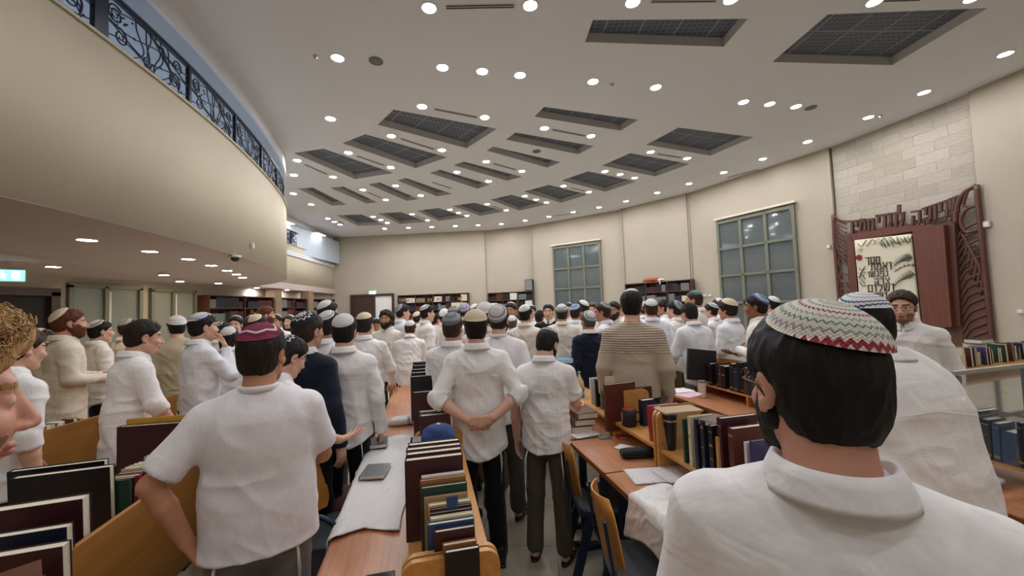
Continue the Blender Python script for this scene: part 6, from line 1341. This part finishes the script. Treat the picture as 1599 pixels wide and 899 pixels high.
o = rest.build('book_rows', [M['b_'+c] for c in ['black', 'brown', 'maroon', 'grey', 'cream', 'brick', 'navy', 'white']], fix=False); tag(o, 'rows of small distant books filling the lower shelves of the wall bookcases', 'books', None, 'stuff')
# camera dome, small boxes and sockets
q = atz(367, 399, SOF-.01); e = empty('security_camera', q); MB().lathe([(.09, 0), (.09, -.03), (.07, -.035)], n=20).build('base', M['off'], e); MB().lathe([(.065, -.03), (.06, -.07), (.035, -.095), (.002, -.105)], n=20).build('dome', M['black'], e); tag(e, 'black dome security camera under the balcony edge', 'security camera')
def wall_bit(seg, px, py, w, h, d_, lab, cat, nm, rnd_=False):
    s, z = wplane(px, py, seg, .01); e = wempty(nm, seg); MB().box((s, -d_/2-.012, z), (w, d_, h), bev=.006).build('cover', M['off'], e); MB().box((s, -d_-.014, z), (w*.5, .006, h*.5)).build('face', M['white'], e); tag(e, lab, cat)
wall_bit(WALLSEG[4], 1297.5-3, 385, .10, .10, .05, 'small white sensor on the wall left of the ark', 'sensor', 'wall_sensor'); wall_bit(WALLSEG[6], 1542, 350, .12, .12, .06, 'small white sensor on the wall right of the ark', 'sensor', 'wall_sensor'); wall_bit(WALLSEG[6], 1595, 486, .10, .08, .03, 'white socket at the right edge of the picture', 'socket', 'wall_socket')
wall_bit(WALLSEG[3] if False else WALLSEG[4], 1101, 461.5, .16, .09, .02, 'left white double socket beside the taller window', 'socket', 'wall_socket'); wall_bit(WALLSEG[4], 1109, 461, .14, .09, .02, 'right white double socket beside the taller window', 'socket', 'wall_socket')
# box on the parapet
i_ = min(range(len(par)), key=lambda i: abs(par[i].y-7.35)); p_, n_v = par[i_], N[i_]; d = ray(400, 390); zz = 3.05
e = empty('motion_sensor', (p_.x-n_v.x*.03, p_.y-n_v.y*.03, 3.12), math.atan2(n_v.y, n_v.x)+PI/2); MB().box((0, 0, 0), (.07, .05, .11), bev=.01).build('cover', M['off'], e); MB().box((0, -.0, -.02), (.05, .056, .03)).build('lens', M['white'], e); tag(e, 'small white motion sensor on the curved balcony wall', 'sensor')
# pilaster shadow lines between wall panels
for k, i in enumerate((1, 2, 3, 4)):
    A = Vector(WALLSEG[i][0]); struct(MB().box((A.x-.02, A.y-.05, CEIL/2), (.05, .05, CEIL)).build('trim_%d' % (5+k), M['wall']))
# ------------------------------------------------------------------ holy ark wall
SEG = WALLSEG[5]; ARK = wempty('holy_ark', SEG); tag(ARK, 'carved dark wooden ark surround with lettered arch on the pale stone wall', 'ark')
def K(px, py, off=.12): s, z = wplane(px, py, SEG, off); return Vector((s, -off, z))
def kp(pts, off): return [K(x, y, off) for x, y in pts]
def slab_k(name, pts, off, th, m): mb = MB(); mb.prism(kp(pts, off), (0, th, 0)); return mb.build(name, m, ARK)
slab_k('niche_panel', [(1326, 364), (1426, 352), (1446, 545), (1342, 550)], .09, .08, M['ark'])
slab_k('lintel', [(1323, 366), (1425, 351), (1425, 361), (1330, 376)], .18, .12, M['ark']); slab_k('side_post', [(1322, 366), (1333, 374), (1346, 548), (1336, 548)], .18, .12, M['ark'])
# sliding door slab, proud of the frame, showing its right flank
dl = kp([(1424, 352), (1473, 351), (1486, 510), (1441, 514)], .34); mb = MB(); mb.prism(dl, (0, .30, 0)); mb.build('door_slab', M['ark'], ARK)
slab_k('door_flank', [(1472, 351), (1490, 348), (1500, 508), (1485, 512)], .22, .16, M['ark_dark'])
slab_k('plinth', [(1428, 512), (1503, 508), (1506, 560), (1430, 562)], .16, .12, M['ark_dark'])
slab_k('carved_side_panel', [(1494, 430), (1512, 425), (1524, 440), (1533, 420), (1545, 470), (1552, 560), (1506, 562)], .12, .06, M['ark_dark'])
def carve(name, pts, r, off=.12, n=12, m='ark_dark'):
    P = [Vector((x, y)) for x, y in pts]
    if len(P) > 2: P = smooth_curve([tuple(p) for p in P], 6)
    mb = MB(); mb.tube([K(p.x, p.y, off) for p in P], r, 6); return mb.build(name, M[m], ARK)
bd = carve
for pts, r in [([(1525, 289), (1530, 340), (1538, 420), (1553, 560)], .05), ([(1301, 335), (1305, 400), (1313, 500), (1316, 560)], .045), ([(1525, 289), (1505, 302), (1494, 325), (1492, 350)], .045), ([(1301, 335), (1312, 344), (1332, 346)], .03), ([(1322, 366), (1328, 440), (1337, 550)], .035),
               ([(1525, 320), (1508, 328), (1500, 345), (1508, 362), (1530, 358)], .035), ([(1510, 300), (1505, 320), (1520, 322)], .03)]: carve('border_rail', pts, r, .14)
for k in range(9): y = 342+k*4; carve('carved_rib', [(1303, 338+k*5), (1310, 345+k*6), (1322, 350+k*7)], .022, .13)
for k in range(16):
    y = 378+k*11; a = 8*math.sin(k*1.7); carve('carved_rib', [(1304+k*.6, y+6), (1313+k*.55, y+a), (1325+k*.6, y+8)], .028, .12)
    if k % 2: carve('carved_rib', [(1305+k*.6, y-8), (1311+k*.6, y+10), (1309+k*.6, y+26)], .024, .13)
for k in range(15):
    y = 356+k*13; x0 = 1493+k*.9; x1 = 1533+k*1.3
    carve('carved_leaf', [(x0, y+20), (x0+12, y+2), (x1-8, y-8), (x1, y-14)], .038 if k > 5 else .03, .12)
for k in range(6): x = 1510+k*5; carve('carved_leaf', [(x-8, 365+k*9), (x, 380+k*10), (x-4, 400+k*12)], .03, .13)
for k in range(20):
    x = 1328+k*8.2; yb = 369-(x-1325)*.155; yt = yb-8-4*math.sin(k); carve('arch_tracery', [(x, yb), (x+5, yt+4*math.sin(k*2.)), (x+12, yt), (x+18, yb-3)], .016, .12)
for a, b, c in [((1328, 352), (1400, 356), (1490, 322)), ((1330, 362), (1410, 352), (1492, 336)), ((1440, 352), (1470, 340), (1496, 330))]: carve('arch_tracery', [a, b, c], .018, .12)
# hebrew lettering, glyph outlines mapped on to quads of the wall plane
GL = {'ש': (1., [[(0, 1), (.12, .06), (.88, .06), (1, 1)], [(.5, 1), (.46, .5), (.14, .14)]]), 'ו': (.42, [[(.0, .95), (.36, .95), (.36, 0)]]), 'י': (.36, [[(0, .95), (.32, .95), (.28, .5)]]),
 'ת': (.95, [[(.02, .95), (.86, .95), (.9, 0)], [(.22, .95), (.22, .1), (0, .02)]]), 'ה': (.9, [[(0, .95), (.88, .95), (.88, 0)], [(.12, .58), (.12, 0)]]), 'ל': (.8, [[(.08, 1.4), (.08, .9), (.78, .9), (.72, .5), (.36, 0)]]),
 'נ': (.6, [[(.18, .95), (.55, .95), (.58, .05), (0, .05)]]), 'ג': (.6, [[(.15, .95), (.52, .95), (.58, 0)], [(.55, .36), (.06, 0)]]), 'ד': (.9, [[(0, .95), (.95, .95)], [(.76, .95), (.76, 0)]]),
 'מ': (.95, [[(.08, 1), (.3, .8), (.68, .98), (.92, .7), (.92, .04), (.5, .04)], [(.3, .8), (.05, 0)]]), 'ח': (.9, [[(.04, .95), (.9, .95)], [(.86, .95), (.86, 0)], [(.12, .95), (.12, 0)]]),
 'ס': (.9, [[(0, .95), (.9, .95), (.82, .28), (.48, .03), (.14, .28), (.1, .95)]]), 'א': (.95, [[(.04, 1), (.92, 0)], [(.88, 1), (.84, .65), (.6, .42)], [(.08, 0), (.12, .36), (.36, .6)]]),
 'פ': (.85, [[(.42, .5), (.12, .55), (.1, .95), (.8, .95), (.84, .04), (.02, .04)]]), 'צ': (.85, [[(.05, 1), (.8, .05), (.04, .05)], [(.86, 1), (.82, .7), (.5, .45)]]), 'ק': (.9, [[(0, .95), (.86, .95), (.82, .45), (.5, .1)], [(.12, .58), (.12, -.38)]]),
 'ם': (.9, [[(.0, .95), (.88, .95), (.88, .04), (.12, .04), (.1, .95)]])}
def word(s, quad, off, th, m, name, parent=None, wt=.15):
    """quad: photo corners left-top, right-top, right-bottom, left-bottom; letters are built from bars, right to left"""
    q = kp(quad, off); tot = sum(GL[c][0] for c in s)+.36*(len(s)-1); x = tot; par_ = parent or ARK; H = ((q[0]-q[3]).length+(q[1]-q[2]).length)/2; W_ = ((q[1]-q[0]).length+(q[2]-q[3]).length)/2
    P_2 = lambda a, b: q[3].lerp(q[2], a/tot).lerp(q[0].lerp(q[1], a/tot), b)
    for c in s:
        x -= GL[c][0]; mb = MB()
        for st in GL[c][1]:
            pts = [P_2(x+a, b) for a, b in st]
            for a, b in zip(pts, pts[1:]):
                d = (b-a).normalized(); n_ = Vector((-d.z, 0, d.x))*H*wt*.5; ex = d*H*wt*.45; a2, b2 = a-ex*.9, b+ex*.9
                mb.prism([a2-n_, b2-n_, b2+n_, a2+n_], (0, th, 0))
        mb.build(name, m, par_); x -= .36
word('שויתי', [(1441, 325), (1495, 306), (1495, 331), (1441, 346)], .17, .07, M['ark_dark'], 'carved_letter'); word('ה', [(1423, 330), (1435, 328), (1435, 346), (1423, 349)], .17, .07, M['ark_dark'], 'carved_letter')
word('לנגדי', [(1368, 336), (1409, 330), (1409, 356), (1368, 358)], .17, .07, M['ark_dark'], 'carved_letter'); word('תמיד', [(1323, 345), (1363, 341), (1363, 361), (1323, 365)], .17, .07, M['ark_dark'], 'carved_letter')
# curtain with embroidery
CUR = wempty('ark_curtain', SEG); tag(CUR, 'cream embroidered curtain with brown Hebrew words and palm leaves in the ark', 'curtain')
M['curtain'] = cloth('cream_linen', 'd8d0ba', .2, 30); M['emb'] = mat('brown_embroidery', '43332a', .9); M['leaf'] = mat('olive_embroidery', '6d7350', .9); M['leaf2'] = mat('dull_green_embroidery', '4c5544', .9); M['pom'] = mat('pomegranate_red', '7c2429', .9); M['yel'] = mat('yellow_embroidery', 'b9a04e', .9)
c4 = kp([(1334, 375), (1423, 365), (1443, 548), (1350, 552)], .20); mb = MB(); rows = []
for i in range(25): u = i/24; rows.append([(c4[0].lerp(c4[1], u).lerp(c4[3].lerp(c4[2], u), w))+Vector((0, .012*math.sin(u*19)*(.3+w), 0)) for w in [k/10 for k in range(11)]])
mb.strip(rows); o = mb.build('curtain_cloth', M['curtain'], CUR); md = o.modifiers.new('t', 'SOLIDIFY'); md.thickness = .006
for s_, q in [('חסד', (1351, 401, 1373, 413)), ('ואמת', (1359, 410, 1391, 421)), ('נפגשו', (1354.6, 423, 1385.7, 432)), ('צדק', (1365, 434, 1388, 443)), ('ושלום', (1354.6, 444, 1395, 455)), ('נשקו', (1359, 457, 1384, 468))]:
    x0, y0, x1, y1 = q; sl = .10; word(s_, [(x0, y0+(1-0)*1), (x1, y0-1), (x1+.6, y1-1), (x0+.6, y1+1)], .222, .006, M['emb'], 'embroidered_letter', CUR, .13)
def frond(x0, y0, x1, y1, m, n_=11, L=9, sd=1):
    mb = MB(); mb.tube([K(x0+(x1-x0)*t, y0+(y1-y0)*t-4*math.sin(t*PI), .224) for t in [k/8 for k in range(9)]], .008, 5)
    for k in range(n_):
        t = (k+.5)/n_; x, y = x0+(x1-x0)*t, y0+(y1-y0)*t-4*math.sin(t*PI)
        for s2 in (1, -1): mb.tube([K(x, y, .224), K(x-L*.45*(1-t*.5), y+s2*L*(1-t*.6)*.55, .224), K(x-L*.8*(1-t*.4), y+s2*L*(1-t*.6)*.8, .224)], [.010, .007, .002], 4)
    mb.build('embroidered_leaf', M[m], CUR)
frond(1425, 402, 1397, 414, 'leaf2'); frond(1428, 428, 1396, 446, 'leaf2'); frond(1430, 414, 1396, 424, 'leaf2', 5, 4)
for k in range(7):
    x = 1340+k*12; mb = MB(); mb.tube([K(x+t*14, 380-k*1.2+5*math.sin(t*5+k), .224) for t in [j/8 for j in range(9)]], .010, 5); mb.build('embroidered_vine', M[('leaf', 'leaf2', 'yel')[k % 3]], CUR)
for k in range(9): x, y = (1372+k*5.6, 377-k*1.1); mb = MB(); mb.tube([K(x, y, .224), K(x+4, y+5+2*(k % 3), .224), K(x+7, y+9+3*(k % 2), .224)], [.006, .016, .003], 5); mb.build('embroidered_leaf', M[('leaf', 'leaf2')[k % 2]], CUR)
mb = MB(); q = K(1341, 402, .226); mb.cyl(q, q+Vector((0, .006, 0)), .075, n=14); mb.build('pomegranate', M['pom'], CUR); mb = MB(); q = K(1343, 390, .226); mb.cyl(q, q+Vector((0, .006, 0)), .04, n=10); mb.build('yellow_flower', M['yel'], CUR)
for k in range(6): mb = MB(); mb.tube([K(1341+t*10, 418+k*5+4*math.sin(t*4+k), .224) for t in [j/6 for j in range(7)]], .009, 5); mb.build('embroidered_vine', M[('leaf', 'leaf2')[k % 2]], CUR)
# ------------------------------------------------------------------ railings
def arclen(P):
    s = [0]
    for a, b in zip(P, P[1:]): s.append(s[-1]+(b-a).length)
    return s
def make_rail(P, s_posts, z0, z1, lab, wide=()):
    S_ = arclen(P)
    def at(s):
        s = max(0, min(S_[-1]-1e-6, s)); i = max(j for j in range(len(S_)-1) if S_[j] <= s); t = (s-S_[i])/(S_[i+1]-S_[i]); p = P[i].lerp(P[i+1], t); d = (P[i+1]-P[i]).normalized(); nn = Vector((-d.y, d.x)); return p+nn*.07, d
    def W(s, z, o=0): p, d = at(s); return Vector((p.x-d.y*o, p.y+d.x*o, z))
    e = empty('balcony_railing', W(s_posts[0], z0)); base = e.location.copy(); tag(e, lab, 'railing'); sub = lambda pts: [p-base for p in pts]
    rng = [s_posts[0]+(s_posts[-1]-s_posts[0])*k/90 for k in range(91)]
    for nm, zz, r in (('top_rail', z1, .028), ('upper_rail', z1-.05, .010), ('bottom_rail', z0+.05, .014)): MB().tube(sub([W(s, zz) for s in rng]), r, 6).build(nm, M['dark_iron'], e)
    for i, s in enumerate(s_posts):
        p, d = at(s); MB().box((p.x-base.x, p.y-base.y, (z1-z0)/2), ((.16 if i in wide else .05), .05, z1-z0), rz=math.atan2(d.y, d.x)).build('post', M['dark_iron'], e)
    rr = random.Random(3)
    for a, b in zip(s_posts, s_posts[1:]):
        L = b-a; H = z1-z0-.12; f = lambda u, v: W(a+.03+u*(L-.06), z0+.06+v*H)-base; mb = MB()
        for k in range(9):
            ph = k*.6; mb.tube([f(.28+.055*k+.16*math.sin(t*2.6+ph*.25)*(1 if k % 2 else .7)+.05*math.sin(t*6+k), t) for t in [j/12 for j in range(13)]], .0075, 5)
        for cx, cz, r, tw, s2 in [(.12, .72, .22, 2.2, 1), (.17, .28, .20, 1.8, -1), (.80, .30, .24, 2.1, 1), (.85, .74, .19, 1.9, -1), (.62, .82, .13, 1.7, 1), (.45, .2, .15, 1.6, -1)]:
            mb.tube([f(cx+s2*(r*H/L)*(1-.85*t)*math.cos(tw*2*PI*t+cx*7), cz+r*(1-.85*t)*math.sin(tw*2*PI*t+cx*7)) for t in [j/34 for j in range(35)]], [.011-.006*(j/34) for j in range(35)], 5)
        for k in range(4): y0 = .1+.25*k; mb.tube([f(t, min(.98, max(.02, y0+.14*math.sin(t*7+k*1.7)))) for t in [j/20 for j in range(21)]], .008, 5)
        for k in range(26):
            u, v = (rr.gauss(.2, .07), rr.gauss(.68, .12)) if k % 2 else (rr.gauss(.68, .16), rr.gauss(.22, .1)); u = min(.97, max(.03, u)); v = min(.95, max(.05, v)); t = rr.random()*6.28; l = .035
            mb.tube([f(u, v), f(min(.99, max(.01, u+l*.5*math.cos(t)/L)), min(.98, max(.02, v+l*.5*math.sin(t)/H))), f(min(.99, max(.01, u+l*math.cos(t)/L)), min(.98, max(.02, v+l*math.sin(t)/H)))], [.003, .013, .003], 5)
        mb.build('scrollwork', M['dark_iron'], e)
    return e
SB = arclen(BAL); sy = lambda y: SB[min(range(len(BAL)), key=lambda i: abs(BAL[i].y-y))]
def s_at_y(P, y):
    S_ = arclen(P)
    for i in range(len(P)-1):
        if P[i].y <= y <= P[i+1].y: return S_[i]+(y-P[i].y)/(P[i+1].y-P[i].y)*(S_[i+1]-S_[i])
make_rail(BAL, [s_at_y(BAL, y) for y in (-.2, 1.2, 2.6, 4.0, 5.42, 6.8, 8.12, 9.4, 10.6, 11.7, 12.7, 13.5)], PAR+.03, PAR+.64, 'dark iron balcony railing with scrolling leaf work along the curved parapet', wide=(3,))
Pst = [Vector((-9.15, 14.2)), Vector((-9.9, 21.6))]; make_rail(Pst, [.1+1.2*k for k in range(7)], PAR+.03, PAR+.64, 'dark iron railing on the straight far gallery')
# red case lying across the red-bearded man's open hand
w_, d_, n_ = RBJ[1][2], RBJ[1][3], RBJ[1][4]; bpy.context.view_layer.update(); q = RBM.matrix_world @ Vector(w_+d_*.085+n_*.028)
o = MB().box((0, 0, 0), (.15, .085, .022), bev=.005).build('red_case', M['b_red'], None, tuple(q), (0, 0, RBM.rotation_euler.z+.2)); MB().box((0, 0, .0), (.152, .03, .004)).build('zip', M['b_grey'], o); tag(o, 'small red case held in the hands of the red-bearded man', 'case')
